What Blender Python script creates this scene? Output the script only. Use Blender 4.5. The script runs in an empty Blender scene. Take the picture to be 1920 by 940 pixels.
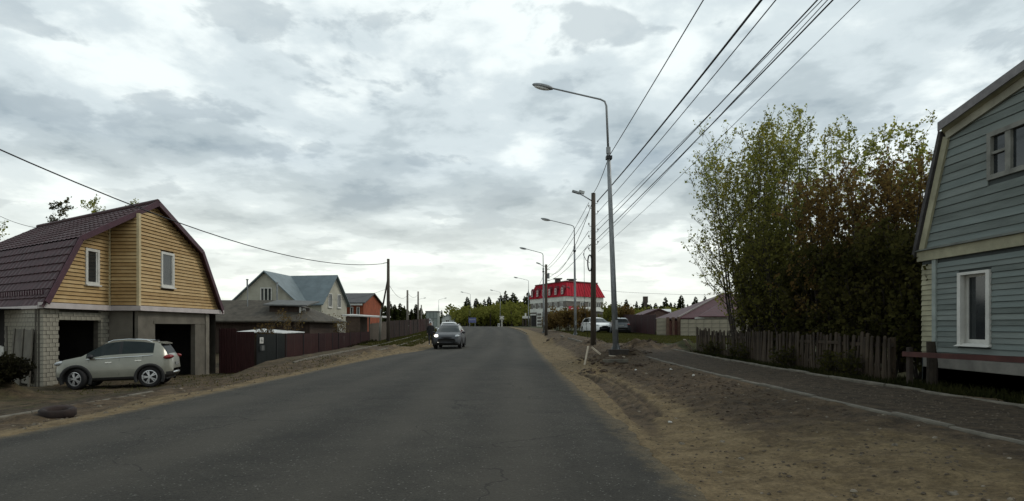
import bpy, math, random
import numpy as np
from mathutils import Vector, Matrix, Euler
R = math.radians
scene = bpy.context.scene
C = scene.collection
CAMH, F, CX, HY = 1.4, 1100.0, 960.0, 612.0

# ------------------------------------------------------------------ camera
cam = bpy.data.cameras.new('camera'); camo = bpy.data.objects.new('camera', cam); C.objects.link(camo)
camo.location = (0, 0, CAMH); camo.rotation_euler = (R(90), 0, 0)
cam.sensor_width = 36; cam.lens = 36 * F / 1920; cam.shift_y = (HY - 470) / 1920
cam.clip_start = 0.05; cam.clip_end = 3000
scene.camera = camo

# ------------------------------------------------------------------ sky
SUN_EL, SUN_AZ = 42, 72          # azimuth from +Y (view direction) towards +X
world = bpy.data.worlds.new('World'); scene.world = world; world.use_nodes = True
def make_sky():
    nt = world.node_tree; N = nt.nodes; L = nt.links; N.clear()
    def n(t, **k):
        x = N.new(t)
        for a, b in k.items(): setattr(x, a, b)
        return x
    def math_(op, a, b=None, clamp=False):
        m = n('ShaderNodeMath', operation=op, use_clamp=clamp)
        for i, v in enumerate((a, b)):
            if v is None: continue
            if isinstance(v, (int, float)): m.inputs[i].default_value = v
            else: L.new(v, m.inputs[i])
        return m.outputs[0]
    sky = n('ShaderNodeTexSky', sky_type='NISHITA', sun_disc=False)
    sky.sun_elevation = R(SUN_EL); sky.sun_rotation = R(SUN_AZ)
    tc = n('ShaderNodeTexCoord'); sep = n('ShaderNodeSeparateXYZ'); L.new(tc.outputs['Generated'], sep.inputs[0])
    z = math_('MAXIMUM', sep.outputs[2], 0.0)
    den = math_('ADD', z, 0.16)
    u = math_('DIVIDE', sep.outputs[0], den); v = math_('DIVIDE', sep.outputs[1], den)
    comb = n('ShaderNodeCombineXYZ'); L.new(u, comb.inputs[0]); L.new(v, comb.inputs[1]); comb.inputs[2].default_value = 3.7
    def noise(scale, detail, rough, dist=0.0, off=(0, 0, 0)):
        mp = n('ShaderNodeMapping'); mp.inputs['Location'].default_value = off
        L.new(comb.outputs[0], mp.inputs[0])
        t = n('ShaderNodeTexNoise'); L.new(mp.outputs[0], t.inputs['Vector'])
        t.inputs['Scale'].default_value = scale; t.inputs['Detail'].default_value = detail
        t.inputs['Roughness'].default_value = rough; t.inputs['Distortion'].default_value = dist
        return t.outputs[0]
    def ramp(fac, stops):
        r = n('ShaderNodeValToRGB'); L.new(fac, r.inputs[0]); e = r.color_ramp.elements
        r.color_ramp.interpolation = 'EASE'
        while len(e) < len(stops): e.new(0.5)
        for el, (p, c) in zip(e, stops): el.position = p; el.color = (*c, 1)
        return r.outputs[0]
    big = noise(0.75, 4, 0.5, 0.3, (2.1, 1.9, 0))
    mid = noise(2.5, 9, 0.56, 0.12, (4.2, 1.1, 2))
    mixv = math_('ADD', math_('MULTIPLY', big, 0.5), math_('MULTIPLY', mid, 0.5))
    layer = ramp(mixv, [(0.36, (0.29, 0.36, 0.405)), (0.435, (0.45, 0.525, 0.56)), (0.505, (0.60, 0.68, 0.71)), (0.585, (0.82, 0.89, 0.89))])
    # lower ragged grey puffs
    puff = noise(3.6, 8, 0.55, 0.2, (7.7, 2.3, 5))
    pm = ramp(puff, [(0.545, (0, 0, 0)), (0.625, (1, 1, 1))])
    bw = n('ShaderNodeRGBToBW'); L.new(pm, bw.inputs[0])
    m1 = n('ShaderNodeMixRGB'); L.new(math_('MULTIPLY', bw.outputs[0], 0.55), m1.inputs[0]); L.new(layer, m1.inputs[1]); m1.inputs[2].default_value = (0.36, 0.43, 0.475, 1)
    # pale air low over the horizon
    hz = n('ShaderNodeMapRange'); L.new(z, hz.inputs[0]); hz.inputs[1].default_value = 0.0; hz.inputs[2].default_value = 0.26
    hz.inputs[3].default_value = 0.66; hz.inputs[4].default_value = 0.0
    m2 = n('ShaderNodeMixRGB'); L.new(hz.outputs[0], m2.inputs[0]); L.new(m1.outputs[0], m2.inputs[1]); m2.inputs[2].default_value = (1.0, 1.0, 0.86, 1)
    b1 = n('ShaderNodeBackground'); L.new(sky.outputs[0], b1.inputs[0]); b1.inputs[1].default_value = 0.1
    b2 = n('ShaderNodeBackground'); L.new(m2.outputs[0], b2.inputs[0]); b2.inputs[1].default_value = 1.16
    gap = n('ShaderNodeMapRange'); L.new(big, gap.inputs[0]); gap.inputs[1].default_value = 0.25; gap.inputs[2].default_value = 0.4
    gap.inputs[3].default_value = 0.85; gap.inputs[4].default_value = 1.0
    ms = n('ShaderNodeMixShader'); L.new(gap.outputs[0], ms.inputs[0]); L.new(b1.outputs[0], ms.inputs[1]); L.new(b2.outputs[0], ms.inputs[2])
    out = n('ShaderNodeOutputWorld'); L.new(ms.outputs[0], out.inputs[0])
make_sky()
sun = bpy.data.lights.new('sun', 'SUN'); sun.energy = 1.15; sun.angle = R(14); sun.color = (1.0, 0.95, 0.86)
suno = bpy.data.objects.new('sun', sun); C.objects.link(suno)
sd = Vector((math.sin(R(SUN_AZ)) * math.cos(R(SUN_EL)), math.cos(R(SUN_AZ)) * math.cos(R(SUN_EL)), math.sin(R(SUN_EL))))
suno.rotation_euler = sd.to_track_quat('Z', 'Y').to_euler(); suno.location = sd * 50
vs = scene.view_settings
vs.view_transform = 'Standard'; vs.look = 'None'; vs.gamma = 1; vs.use_curve_mapping = False; vs.exposure = 0.0

# ------------------------------------------------------------------ helpers
def P(px, py, d): return Vector(((px - CX) / F * d, d, CAMH + (HY - py) / F * d))
def XA(px, d): return (px - CX) / F * d
def ZA(py, d): return CAMH + (HY - py) / F * d

MATS = {}
def mat(name, col, rough=0.8, var=0.25, scale=4.0, bump=0.0, bscale=None, metal=0.0, spec=0.35, col2=None, detail=6, stretch=None, coat=0.0, emit=None, estr=0):
    if name in MATS: return MATS[name]
    m = bpy.data.materials.new(name); m.use_nodes = True; nt = m.node_tree; N = nt.nodes; L = nt.links
    b = N['Principled BSDF']; b.inputs['Roughness'].default_value = rough; b.inputs['Metallic'].default_value = metal
    b.inputs['Specular IOR Level'].default_value = spec; b.inputs['Coat Weight'].default_value = coat
    tc = N.new('ShaderNodeTexCoord'); mp = N.new('ShaderNodeMapping'); L.new(tc.outputs['Object'], mp.inputs[0])
    if stretch: mp.inputs['Scale'].default_value = stretch
    t = N.new('ShaderNodeTexNoise'); t.inputs['Scale'].default_value = scale; t.inputs['Detail'].default_value = detail; t.inputs['Roughness'].default_value = 0.62
    L.new(mp.outputs[0], t.inputs['Vector'])
    r = N.new('ShaderNodeValToRGB'); e = r.color_ramp.elements
    c2 = col2 if col2 else tuple(c * (1 - var) for c in col)
    c1 = col if col2 else tuple(min(1, c * (1 + var)) for c in col)
    e[0].position = 0.32; e[0].color = (*c2, 1); e[1].position = 0.68; e[1].color = (*c1, 1)
    L.new(t.outputs[0], r.inputs[0]); L.new(r.outputs[0], b.inputs['Base Color'])
    if bump:
        bt = N.new('ShaderNodeTexNoise'); bt.inputs['Scale'].default_value = bscale or scale * 6; bt.inputs['Detail'].default_value = 4
        L.new(mp.outputs[0], bt.inputs['Vector'])
        bp = N.new('ShaderNodeBump'); bp.inputs['Strength'].default_value = bump; bp.inputs['Distance'].default_value = 0.02
        L.new(bt.outputs[0], bp.inputs['Height']); L.new(bp.outputs[0], b.inputs['Normal'])
    if emit:
        b.inputs['Emission Color'].default_value = (*emit, 1); b.inputs['Emission Strength'].default_value = estr
    MATS[name] = m; return m

def leafmat(name, c1, c2, c3, trans=0.4, scale=0.9):
    m = bpy.data.materials.new(name); m.use_nodes = True; nt = m.node_tree; N = nt.nodes; L = nt.links; N.clear()
    tc = N.new('ShaderNodeTexCoord')
    t = N.new('ShaderNodeTexNoise'); t.inputs['Scale'].default_value = scale; t.inputs['Detail'].default_value = 3; L.new(tc.outputs['Object'], t.inputs['Vector'])
    t2 = N.new('ShaderNodeTexNoise'); t2.inputs['Scale'].default_value = 9; t2.inputs['Detail'].default_value = 1; L.new(tc.outputs['Object'], t2.inputs['Vector'])
    a = N.new('ShaderNodeMath'); a.operation = 'MULTIPLY_ADD'; a.inputs[1].default_value = 0.45; L.new(t2.outputs[0], a.inputs[0])
    s = N.new('ShaderNodeMath'); s.operation = 'MULTIPLY'; s.inputs[1].default_value = 0.55; L.new(t.outputs[0], s.inputs[0]); L.new(s.outputs[0], a.inputs[2])
    r = N.new('ShaderNodeValToRGB'); e = r.color_ramp.elements; e.new(0.5)
    for el, (p, c) in zip(e, ((0.36, c1), (0.5, c2), (0.64, c3))): el.position = p; el.color = (*c, 1)
    L.new(a.outputs[0], r.inputs[0])
    d = N.new('ShaderNodeBsdfDiffuse'); tr = N.new('ShaderNodeBsdfTranslucent'); mx = N.new('ShaderNodeMixShader'); mx.inputs[0].default_value = trans
    L.new(r.outputs[0], d.inputs[0]); L.new(r.outputs[0], tr.inputs[0]); L.new(d.outputs[0], mx.inputs[1]); L.new(tr.outputs[0], mx.inputs[2])
    o = N.new('ShaderNodeOutputMaterial'); L.new(mx.outputs[0], o.inputs[0])
    MATS[name] = m; return m

class MB:
    def __init__(s): s.v = []; s.f = []
    def add(s, vs, fs):
        o = len(s.v); s.v += [tuple(p) for p in vs]; s.f += [tuple(i + o for i in f) for f in fs]; return s
    def box(s, c, size, rot=None):
        hx, hy, hz = size[0] / 2, size[1] / 2, size[2] / 2
        p = [Vector((x, y, z)) for z in (-hz, hz) for y in (-hy, hy) for x in (-hx, hx)]
        if rot is not None: p = [rot @ q for q in p]
        c = Vector(c)
        return s.add([q + c for q in p], [(0, 2, 3, 1), (4, 5, 7, 6), (0, 1, 5, 4), (2, 6, 7, 3), (0, 4, 6, 2), (1, 3, 7, 5)])
    def bb(s, x0, x1, y0, y1, z0, z1): return s.box(((x0 + x1) / 2, (y0 + y1) / 2, (z0 + z1) / 2), (abs(x1 - x0), abs(y1 - y0), abs(z1 - z0)))
    def prism(s, poly, ext):
        n = len(poly); e = Vector(ext); a = [Vector(p) for p in poly]; b = [p + e for p in a]
        return s.add(a + b, [tuple(range(n))[::-1], tuple(range(n, 2 * n))] + [(i, (i + 1) % n, n + (i + 1) % n, n + i) for i in range(n)])
    def bar(s, a, b, w, h=None, up=(0, 0, 1)):
        a = Vector(a); b = Vector(b); h = h or w; d = (b - a).normalized(); u = Vector(up)
        if abs(d.dot(u)) > 0.98: u = Vector((1, 0, 0))
        x = d.cross(u).normalized(); y = x.cross(d).normalized()
        q = [x * (i * w / 2) + y * (j * h / 2) for i, j in ((-1, -1), (1, -1), (1, 1), (-1, 1))]
        return s.add([a + k for k in q] + [b + k for k in q], [(0, 1, 2, 3), (7, 6, 5, 4)] + [(i, i + 4, (i + 1) % 4 + 4, (i + 1) % 4) for i in range(4)])
    def tube(s, pts, rad, n=6, cap=True):
        pts = [Vector(p) for p in pts]; m = len(pts)
        if not isinstance(rad, (list, tuple)): rad = [rad] * m
        vs = []; prev = None
        for i, p in enumerate(pts):
            d = (pts[min(i + 1, m - 1)] - pts[max(i - 1, 0)])
            d = d.normalized() if d.length > 1e-9 else Vector((0, 0, 1))
            ref = prev if prev is not None else (Vector((1, 0, 0)) if abs(d.x) < 0.8 else Vector((0, 1, 0)))
            x = (ref - d * ref.dot(d)); x = x.normalized() if x.length > 1e-6 else d.orthogonal().normalized()
            prev = x; y = d.cross(x)
            vs += [p + (x * math.cos(2 * math.pi * k / n) + y * math.sin(2 * math.pi * k / n)) * rad[i] for k in range(n)]
        fs = [(i * n + k, i * n + (k + 1) % n, (i + 1) * n + (k + 1) % n, (i + 1) * n + k) for i in range(m - 1) for k in range(n)]
        if cap: fs += [tuple(range(n))[::-1], tuple(range((m - 1) * n, m * n))]
        return s.add(vs, fs)
    def ell(s, c, r, rot=None, nu=10, nv=6):
        vs = []; c = Vector(c)
        for j in range(nv + 1):
            th = math.pi * j / nv
            for i in range(nu):
                ph = 2 * math.pi * i / nu
                q = Vector((r[0] * math.sin(th) * math.cos(ph), r[1] * math.sin(th) * math.sin(ph), r[2] * math.cos(th)))
                if rot is not None: q = rot @ q
                vs.append(c + q)
        return s.add(vs, [(j * nu + i, (j + 1) * nu + i, (j + 1) * nu + (i + 1) % nu, j * nu + (i + 1) % nu) for j in range(nv) for i in range(nu)])
    def lathe_y(s, prof, n=20, c=(0, 0, 0)):
        # profile of (radius, y), axis along y
        vs = [(c[0] + r * math.cos(2 * math.pi * k / n), c[1] + y, c[2] + r * math.sin(2 * math.pi * k / n)) for r, y in prof for k in range(n)]
        return s.add(vs, [(i * n + k, i * n + (k + 1) % n, (i + 1) * n + (k + 1) % n, (i + 1) * n + k) for i in range(len(prof) - 1) for k in range(n)])
    def mesh(s, name, m, smooth=False):
        me = bpy.data.meshes.new(name); me.from_pydata(s.v, [], s.f); me.update()
        if m: me.materials.append(m)
        if smooth: me.polygons.foreach_set('use_smooth', [True] * len(me.polygons))
        return me
    def build(s, name, m, parent=None, smooth=False, world=True, fix=True):
        me = s.mesh(name, m, smooth)
        if fix:
            import bmesh
            bm = bmesh.new(); bm.from_mesh(me); bmesh.ops.recalc_face_normals(bm, faces=bm.faces); bm.to_mesh(me); bm.free()
        o = bpy.data.objects.new(name, me); C.objects.link(o)
        if parent is not None:
            o.parent = parent
            if world: o.matrix_parent_inverse = parent_world(parent).inverted()
        return o
def parent_world(o):
    m = o.matrix_basis.copy()
    if o.parent is not None: m = parent_world(o.parent) @ o.matrix_parent_inverse @ m
    return m
def tag(o, label, cat, group=None):
    o['label'] = label; o['category'] = cat
    if group: o['group'] = group
    return o
def struct(o): o['kind'] = 'structure'; return o
def stuff(o, label=None, cat=None):
    o['kind'] = 'stuff'
    if label: o['label'] = label
    if cat: o['category'] = cat
    return o
def thing(name, label, cat, loc=(0, 0, 0), rz=0.0, group=None):
    o = bpy.data.objects.new(name, None); o.empty_display_size = 0.2; C.objects.link(o)
    o.location = loc; o.rotation_euler = (0, 0, rz)
    if label: tag(o, label, cat, group)
    return o
def inst(name, me, parent, loc=(0, 0, 0), rot=None, scale=None):
    o = bpy.data.objects.new(name, me); C.objects.link(o); o.parent = parent; o.location = loc
    if rot is not None: o.rotation_euler = rot
    if scale is not None: o.scale = scale
    return o
def dup(root, loc, rz=0.0, label=None, scale=None):
    r = root.copy(); C.objects.link(r); r.location = loc; r.rotation_euler = (0, 0, rz)
    if scale: r.scale = scale
    if label: r['label'] = label
    for ch in list(root.children):
        c = ch.copy(); C.objects.link(c); c.parent = r
        for g in list(ch.children):
            d = g.copy(); C.objects.link(d); d.parent = c
    return r
rnd = random.Random(11)

# numpy value noise
_rs = np.random.RandomState(5); _T = _rs.rand(256, 256)
def vnoise(x, y):
    xi = np.floor(x).astype(int); yi = np.floor(y).astype(int); fx = x - xi; fy = y - yi
    fx = fx * fx * (3 - 2 * fx); fy = fy * fy * (3 - 2 * fy)
    g = lambda a, b: _T[a % 256, b % 256]
    return (g(xi, yi) * (1 - fx) + g(xi + 1, yi) * fx) * (1 - fy) + (g(xi, yi + 1) * (1 - fx) + g(xi + 1, yi + 1) * fx) * fy
def fbm(x, y, o=4, lac=2.1, gain=0.5):
    s = 0; a = 1; t = 0
    for k in range(o):
        s = s + a * vnoise(x + 17.3 * k, y + 9.1 * k); t += a; a *= gain; x = x * lac; y = y * lac
    return s / t * 2 - 1
def sstep(a, b, x):
    t = np.clip((np.asarray(x, float) - a) / (b - a), 0, 1); return t * t * (3 - 2 * t)

# ------------------------------------------------------------------ lie of the land
def tab(*a):
    ys = np.array(a[0::2], float); vs_ = np.array(a[1::2], float)
    fine = np.linspace(ys[0], ys[-1], 4000); v = np.interp(fine, ys, vs_)
    k = np.maximum(2, 3.0 / (fine[1] - fine[0])); k = int(k); ker = np.ones(k) / k
    pad = np.concatenate([np.full(k, v[0]), v, np.full(k, v[-1])]); sm = np.convolve(pad, ker, 'same')[k:-k]
    return lambda y: np.interp(y, fine, sm)
ZR = tab(-30, 0, 28, 0, 36, -.12, 41, -.13, 46, .06, 50, .2, 60, .48, 80, .82, 95, 1.12, 110, 1.29, 140, 1.34, 700, 1.3)
XR = tab(-30, 1.75, 5, 1.6, 12, 1.53, 25, 1.48, 36, 1.66, 50, 1.6, 60, 1.7, 80, 1.0, 95, -.3, 110, -1.7, 130, -5, 160, -12, 220, -35, 300, -80, 700, -400)
XL = tab(-30, -7.2, 5, -6.7, 8, -6.4, 15, -6.3, 38, -5.7, 50, -5.7, 60, -6.0, 80, -6.8, 95, -8.2, 110, -9.7, 130, -13.2, 160, -20, 220, -43, 300, -88, 700, -408)
ZV = tab(-30, .25, 6, .24, 12, .22, 21, .25, 29, .38, 36, .6, 48, .66, 70, .9, 110, 1.31, 140, 1.36, 700, 1.34)
ZYR = tab(-30, .12, 24, .14, 33, .5, 48, .62, 70, .9, 110, 1.31, 140, 1.36, 700, 1.34)
ZK = tab(-30, -.3, 10, -.36, 18, -.42, 23, -.36, 27, -.14, 40, .05, 55, .4, 80, .84, 110, 1.3, 140, 1.34, 700, 1.32)
ZYL = tab(-30, -.5, 17, -.58, 20, -.6, 25, -.75, 28, -.9, 33, -.9, 40, -.5, 46, -.12, 60, .3, 80, .72, 110, 1.2, 140, 1.3, 700, 1.32)
RUTS = []
for pts in ([(1052, 689), (1085, 693), (1112, 703), (1140, 722), (1166, 745), (1200, 776), (1240, 815)],
            [(1095, 697), (1130, 708), (1165, 727), (1195, 752), (1222, 778), (1262, 822)],
            [(1120, 697), (1165, 715), (1205, 741), (1236, 768)]):
    q = []
    for px, py in pts:
        z = 0.12; d = (CAMH - z) * F / (py - HY); q.append((XA(px, d), d))
    RUTS.append(q)
def polydist(x, y, q):
    best = np.full(np.shape(x), 9e9)
    for (ax, ay), (bx, by) in zip(q[:-1], q[1:]):
        dx, dy = bx - ax, by - ay; t = np.clip(((x - ax) * dx + (y - ay) * dy) / (dx * dx + dy * dy), 0, 1)
        best = np.minimum(best, np.hypot(x - ax - t * dx, y - ay - t * dy))
    return best
def ground_z(x, y, detail=True):
    x = np.asarray(x, float); y = np.asarray(y, float)
    zr = ZR(y); r = x - XR(y); l = XL(y) - x
    zr0 = zr - 0.012
    # right
    zv = ZV(y); a = 0.3 * sstep(0.1, 2.0, r) + 0.7 * sstep(0.9, 3.3, r); right = zr0 * (1 - a) + zv * a
    b = sstep(5.95, 6.7, r); right = right * (1 - b) + ZYR(y) * b
    # left
    zk = ZK(y); c = sstep(0.2, 2.2, l); left = zr0 * (1 - c) + zk * c
    e = sstep(4.9, 6.0, l) * sstep(22, 26, y) + sstep(3.6, 5.6, l) * (1 - sstep(22, 26, y))
    left = left * (1 - e) + ZYL(y) * e
    z = np.where(r > 0, right, np.where(l > 0, left, zr - 0.07))
    inr = sstep(0.0, 0.22, -r) * sstep(0.0, 0.22, -l)
    z = np.where((r <= 0) & (l <= 0), (zr0) * (1 - inr) + (zr - 0.07) * inr, z)
    if detail:
        off = np.clip(np.maximum(r, l), 0, 1)
        path = sstep(3.25, 3.5, r) * (1 - sstep(5.6, 5.9, r)) * (1 - sstep(24, 28, y))
        rough = off * (1 - 0.75 * path)
        lawn = sstep(34, 40, y) * sstep(3.0, 4.5, r)
        near = 1 - sstep(40, 90, y)
        z = z + rough * near * (0.05 * fbm(x * 1.1, y * 1.1, 3) + 0.035 * fbm(x * 4.2 + 50, y * 4.2, 4) * (1 - 0.5 * lawn))
        churn = sstep(1.2, 1.7, r) * (1 - sstep(3.1, 3.4, r)) * sstep(6, 10, y) * (1 - sstep(30, 36, y))
        z = z + churn * (0.045 * fbm(x * 5.5, y * 2.6 + 7, 4) + 0.03 * fbm(x * 13, y * 9, 3))
        edge = np.exp(-(np.minimum(np.abs(r), np.abs(l)) / 0.22) ** 2) * near
        z = z + edge * 0.022 * fbm(x * 2.3 + 3, y * 1.3, 4)
        for q in RUTS:
            if True:
                dd = polydist(x, y, q); z = z + sstep(6.3, 9.5, y) * (0.028 * np.exp(-((dd - 0.15) / 0.06) ** 2) - 0.055 * np.exp(-(dd / 0.075) ** 2))
        # wheel ruts along the left bank
        for lo, w in ((0.55, .1), (1.25, .12), (1.9, .1)):
            lc = lo + 0.25 * np.sin(y * 0.33 + lo * 3)
            k = np.exp(-((l - lc) / w) ** 2); z = z - 0.05 * k * sstep(13, 17, y) * near + 0.04 * np.exp(-((l - lc - .2) / w) ** 2) * sstep(13, 17, y) * near
        # spoil round the lamp footing and along the trench
        for hx, hy, hr, hh in HEAPS:
            q = np.hypot(x - hx, y - hy) / hr
            z = z + hh * np.exp(-q * q) * (1 + 0.7 * fbm(x * 3.3, y * 3.3, 3))
    return z
HEAPS = [(4.0, 22.3, .9, .28), (3.0, 19.2, .45, .22), (2.35, 17.2, .32, .2), (3.4, 20.2, .6, .18), (4.5, 22.5, .5, .2), (6.0, 27.8, .7, .38), (6.9, 28.3, .5, .25), (5.2, 24.0, .4, .12),
         (8.2, 27.5, .8, .35), (2.6, 21.5, .4, .16), (3.6, 17.6, .4, .1), (4.3, 33, .6, .2), (2.9, 45, .5, .22), (3.6, 44, .9, .2),
         (-8.0, 27, .6, .15), (-7.3, 30, .5, .15), (-8.2, 33, .6, .16), (-7.4, 25.5, .5, .12), (-7.6, 38, .7, .15), (-9.0, 11.0, .5, .12), (-7.9, 12.4, .6, .1), (-14.2, 16.2, .7, .32), (-15.0, 16.4, .8, .4)]
def gz(x, y): return float(ground_z(np.array([x]), np.array([y]))[0])

def mix_attr_material(name, layers, bump=0.5, rough=0.95):
    """layers: list of (attribute or None, colour a, colour b, noise scale)"""
    m = bpy.data.materials.new(name); m.use_nodes = True; nt = m.node_tree; N = nt.nodes; L = nt.links
    b = N['Principled BSDF']; b.inputs['Roughness'].default_value = rough; b.inputs['Specular IOR Level'].default_value = 0.2
    tc = N.new('ShaderNodeTexCoord'); cur = None
    for at, ca, cb, sc in layers:
        t = N.new('ShaderNodeTexNoise'); t.inputs['Scale'].default_value = sc; t.inputs['Detail'].default_value = 9; t.inputs['Roughness'].default_value = 0.68
        L.new(tc.outputs['Object'], t.inputs['Vector'])
        r = N.new('ShaderNodeValToRGB'); e = r.color_ramp.elements; e[0].position = .36; e[1].position = .64; e[0].color = (*ca, 1); e[1].color = (*cb, 1)
        L.new(t.outputs[0], r.inputs[0])
        if cur is None: cur = r.outputs[0]; continue
        a = N.new('ShaderNodeAttribute'); a.attribute_name = at
        n2 = N.new('ShaderNodeTexNoise'); n2.inputs['Scale'].default_value = sc * 0.7; n2.inputs['Detail'].default_value = 8; n2.inputs['Roughness'].default_value = .7; L.new(tc.outputs['Object'], n2.inputs['Vector'])
        ad = N.new('ShaderNodeMath'); ad.operation = 'ADD'; L.new(a.outputs['Fac'], ad.inputs[0]); L.new(n2.outputs[0], ad.inputs[1])
        mr = N.new('ShaderNodeMapRange'); mr.interpolation_type = 'SMOOTHSTEP'; L.new(ad.outputs[0], mr.inputs[0]); mr.inputs[1].default_value = 0.78; mr.inputs[2].default_value = 1.22
        mx = N.new('ShaderNodeMixRGB'); L.new(mr.outputs[0], mx.inputs[0]); L.new(cur, mx.inputs[1]); L.new(r.outputs[0], mx.inputs[2]); cur = mx.outputs[0]
    fg = N.new('ShaderNodeTexNoise'); fg.inputs['Scale'].default_value = 22; fg.inputs['Detail'].default_value = 8; fg.inputs['Roughness'].default_value = .75; L.new(tc.outputs['Object'], fg.inputs['Vector'])
    fr_ = N.new('ShaderNodeMapRange'); L.new(fg.outputs[0], fr_.inputs[0]); fr_.inputs[1].default_value = .35; fr_.inputs[2].default_value = .65; fr_.inputs[3].default_value = .62; fr_.inputs[4].default_value = 1.3
    fm = N.new('ShaderNodeMixRGB'); fm.blend_type = 'MULTIPLY'; fm.inputs[0].default_value = 1 if len(layers) > 2 else .3; L.new(cur, fm.inputs[1]); L.new(fr_.outputs[0], fm.inputs[2]); cur = fm.outputs[0]
    L.new(cur, b.inputs['Base Color'])
    v = N.new('ShaderNodeTexNoise'); v.inputs['Scale'].default_value = 26; v.inputs['Detail'].default_value = 10; v.inputs['Roughness'].default_value = .7; L.new(tc.outputs['Object'], v.inputs['Vector'])
    bp = N.new('ShaderNodeBump'); bp.inputs['Strength'].default_value = bump; bp.inputs['Distance'].default_value = 0.03
    L.new(v.outputs[0], bp.inputs['Height']); L.new(bp.outputs[0], b.inputs['Normal'])
    MATS[name] = m; return m

def grid_mesh(name, Xg, Yg, Zg, attrs, material, smooth=True):
    nr, nc = Xg.shape
    co = np.stack([Xg, Yg, Zg], -1).reshape(-1, 3).astype(np.float32)
    idx = np.arange(nr * nc).reshape(nr, nc)
    q = np.stack([idx[:-1, :-1], idx[:-1, 1:], idx[1:, 1:], idx[1:, :-1]], -1).reshape(-1, 4)
    me = bpy.data.meshes.new(name); me.vertices.add(len(co)); me.vertices.foreach_set('co', co.ravel())
    me.loops.add(q.size); me.loops.foreach_set('vertex_index', q.ravel().astype(np.int32))
    me.polygons.add(len(q)); me.polygons.foreach_set('loop_start', np.arange(0, q.size, 4, dtype=np.int32)); me.polygons.foreach_set('loop_total', np.full(len(q), 4, np.int32))
    me.update(calc_edges=True)
    if smooth: me.polygons.foreach_set('use_smooth', np.ones(len(q), bool))
    for k, a in attrs.items():
        at = me.attributes.new(k, 'FLOAT', 'POINT'); at.data.foreach_set('value', a.ravel().astype(np.float32))
    me.materials.append(material)
    o = bpy.data.objects.new(name, me); C.objects.link(o); return o

def rows():
    ys = list(np.arange(-16, 3.5, 0.6)); y = 3.5
    while y < 22: ys.append(y); y += 0.055 + max(0, (y - 8)) * 0.004
    while y < 700: ys.append(y); y += 0.11 + (y - 22) * 0.013
    return np.array(ys)
YS = rows()
# ground sheet
rc = np.concatenate([np.arange(-0.5, 0, .06), np.arange(0, 5.0, .055), np.arange(5.0, 9, .12), 9 + np.cumsum(.15 * 1.13 ** np.arange(56))])
lc = np.concatenate([np.arange(-0.5, 0, .08), np.arange(0, 6, .085), np.arange(6, 12, .25), 12 + np.cumsum(.3 * 1.13 ** np.arange(52))])
YY = YS[:, None]
Xr = XR(YY) + rc[None]; Xl = XL(YY) - lc[::-1][None]
Xm = XL(YY) + 0.5 + (XR(YY) - XL(YY) - 1.0) * np.linspace(0, 1, 12)[1:-1][None]
XG = np.concatenate([Xl, Xm, Xr], 1); YG = np.repeat(YY, XG.shape[1], 1)
ZG = ground_z(XG, YG)
rr = XG - XR(YG); ll = XL(YG) - XG
A_sand = np.clip(1.0 - np.abs(np.maximum(rr, ll) - .15) / np.where(rr > ll, 1.15, 3.4), 0, 1) * .88
A_sand = np.maximum(A_sand, sstep(10, 6, YG) * sstep(0, .3, rr) * (1 - sstep(2.6, 3.5, rr)) * .66)
A_sand = np.maximum(A_sand, sstep(0, .2, rr) * (1 - sstep(1.0, 2.0, rr)) * .85)
for q_ in RUTS:
    A_sand = A_sand * (1 - .7 * sstep(6.3, 9.5, YG) * np.exp(-(polydist(XG, YG, q_) / .12) ** 2))
A_grass = np.maximum(sstep(5.9, 6.4, rr) * .95, 0)
A_grass = np.maximum(A_grass, sstep(33, 39, YG) * sstep(3.2, 4.4, rr))
A_grass = np.maximum(A_grass, sstep(42, 48, YG) * sstep(1.3, 2.4, ll) * .9)
A_grass = np.maximum(A_grass, sstep(3, 4.5, ll) * .42)
A_grass = np.maximum(A_grass, sstep(90, 110, YG) * sstep(.8, 2, np.maximum(rr, ll)))
A_path = sstep(3.3, 3.5, rr) * (1 - sstep(5.7, 5.9, rr)) * (1 - sstep(24, 29, YG))
A_path = np.maximum(A_path, sstep(3.5, 3.7, ll) * (1 - sstep(5.4, 5.8, ll)) * (1 - sstep(17, 20, YG)) * .9)
A_path = np.maximum(A_path, np.exp(-((XG - 7) / 4) ** 2 - ((YG - 40) / 3) ** 2) * .55)
A_churn = sstep(.7, 1.4, rr) * (1 - sstep(3.0, 3.45, rr)) * sstep(5, 9, YG) * (1 - sstep(28, 34, YG)) * .5 + sstep(.4, .9, ll) * (1 - sstep(2.6, 3.4, ll)) * (1 - sstep(38, 44, YG)) * .24 + sstep(0, .3, rr) * (1 - sstep(3.2, 3.45, rr)) * sstep(9, 5, YG) * .3
gm = mix_attr_material('dirt_ground', [(None, (0.036, 0.026, 0.016), (0.118, 0.083, 0.049), 2.6), ('sand', (0.10, 0.071, 0.036), (0.195, 0.143, 0.077), 2.9),
                                       ('path', (0.024, 0.017, 0.011), (0.078, 0.057, 0.036), 5.0), ('churn', (0.020, 0.014, 0.008), (0.088, 0.060, 0.035), 9.0), ('grass', (0.016, 0.019, 0.007), (0.056, 0.056, 0.019), 2.2)], bump=1.0)
struct(grid_mesh('ground', XG, YG, ZG, {'sand': A_sand, 'grass': A_grass, 'path': A_path, 'churn': A_churn}, gm))

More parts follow.
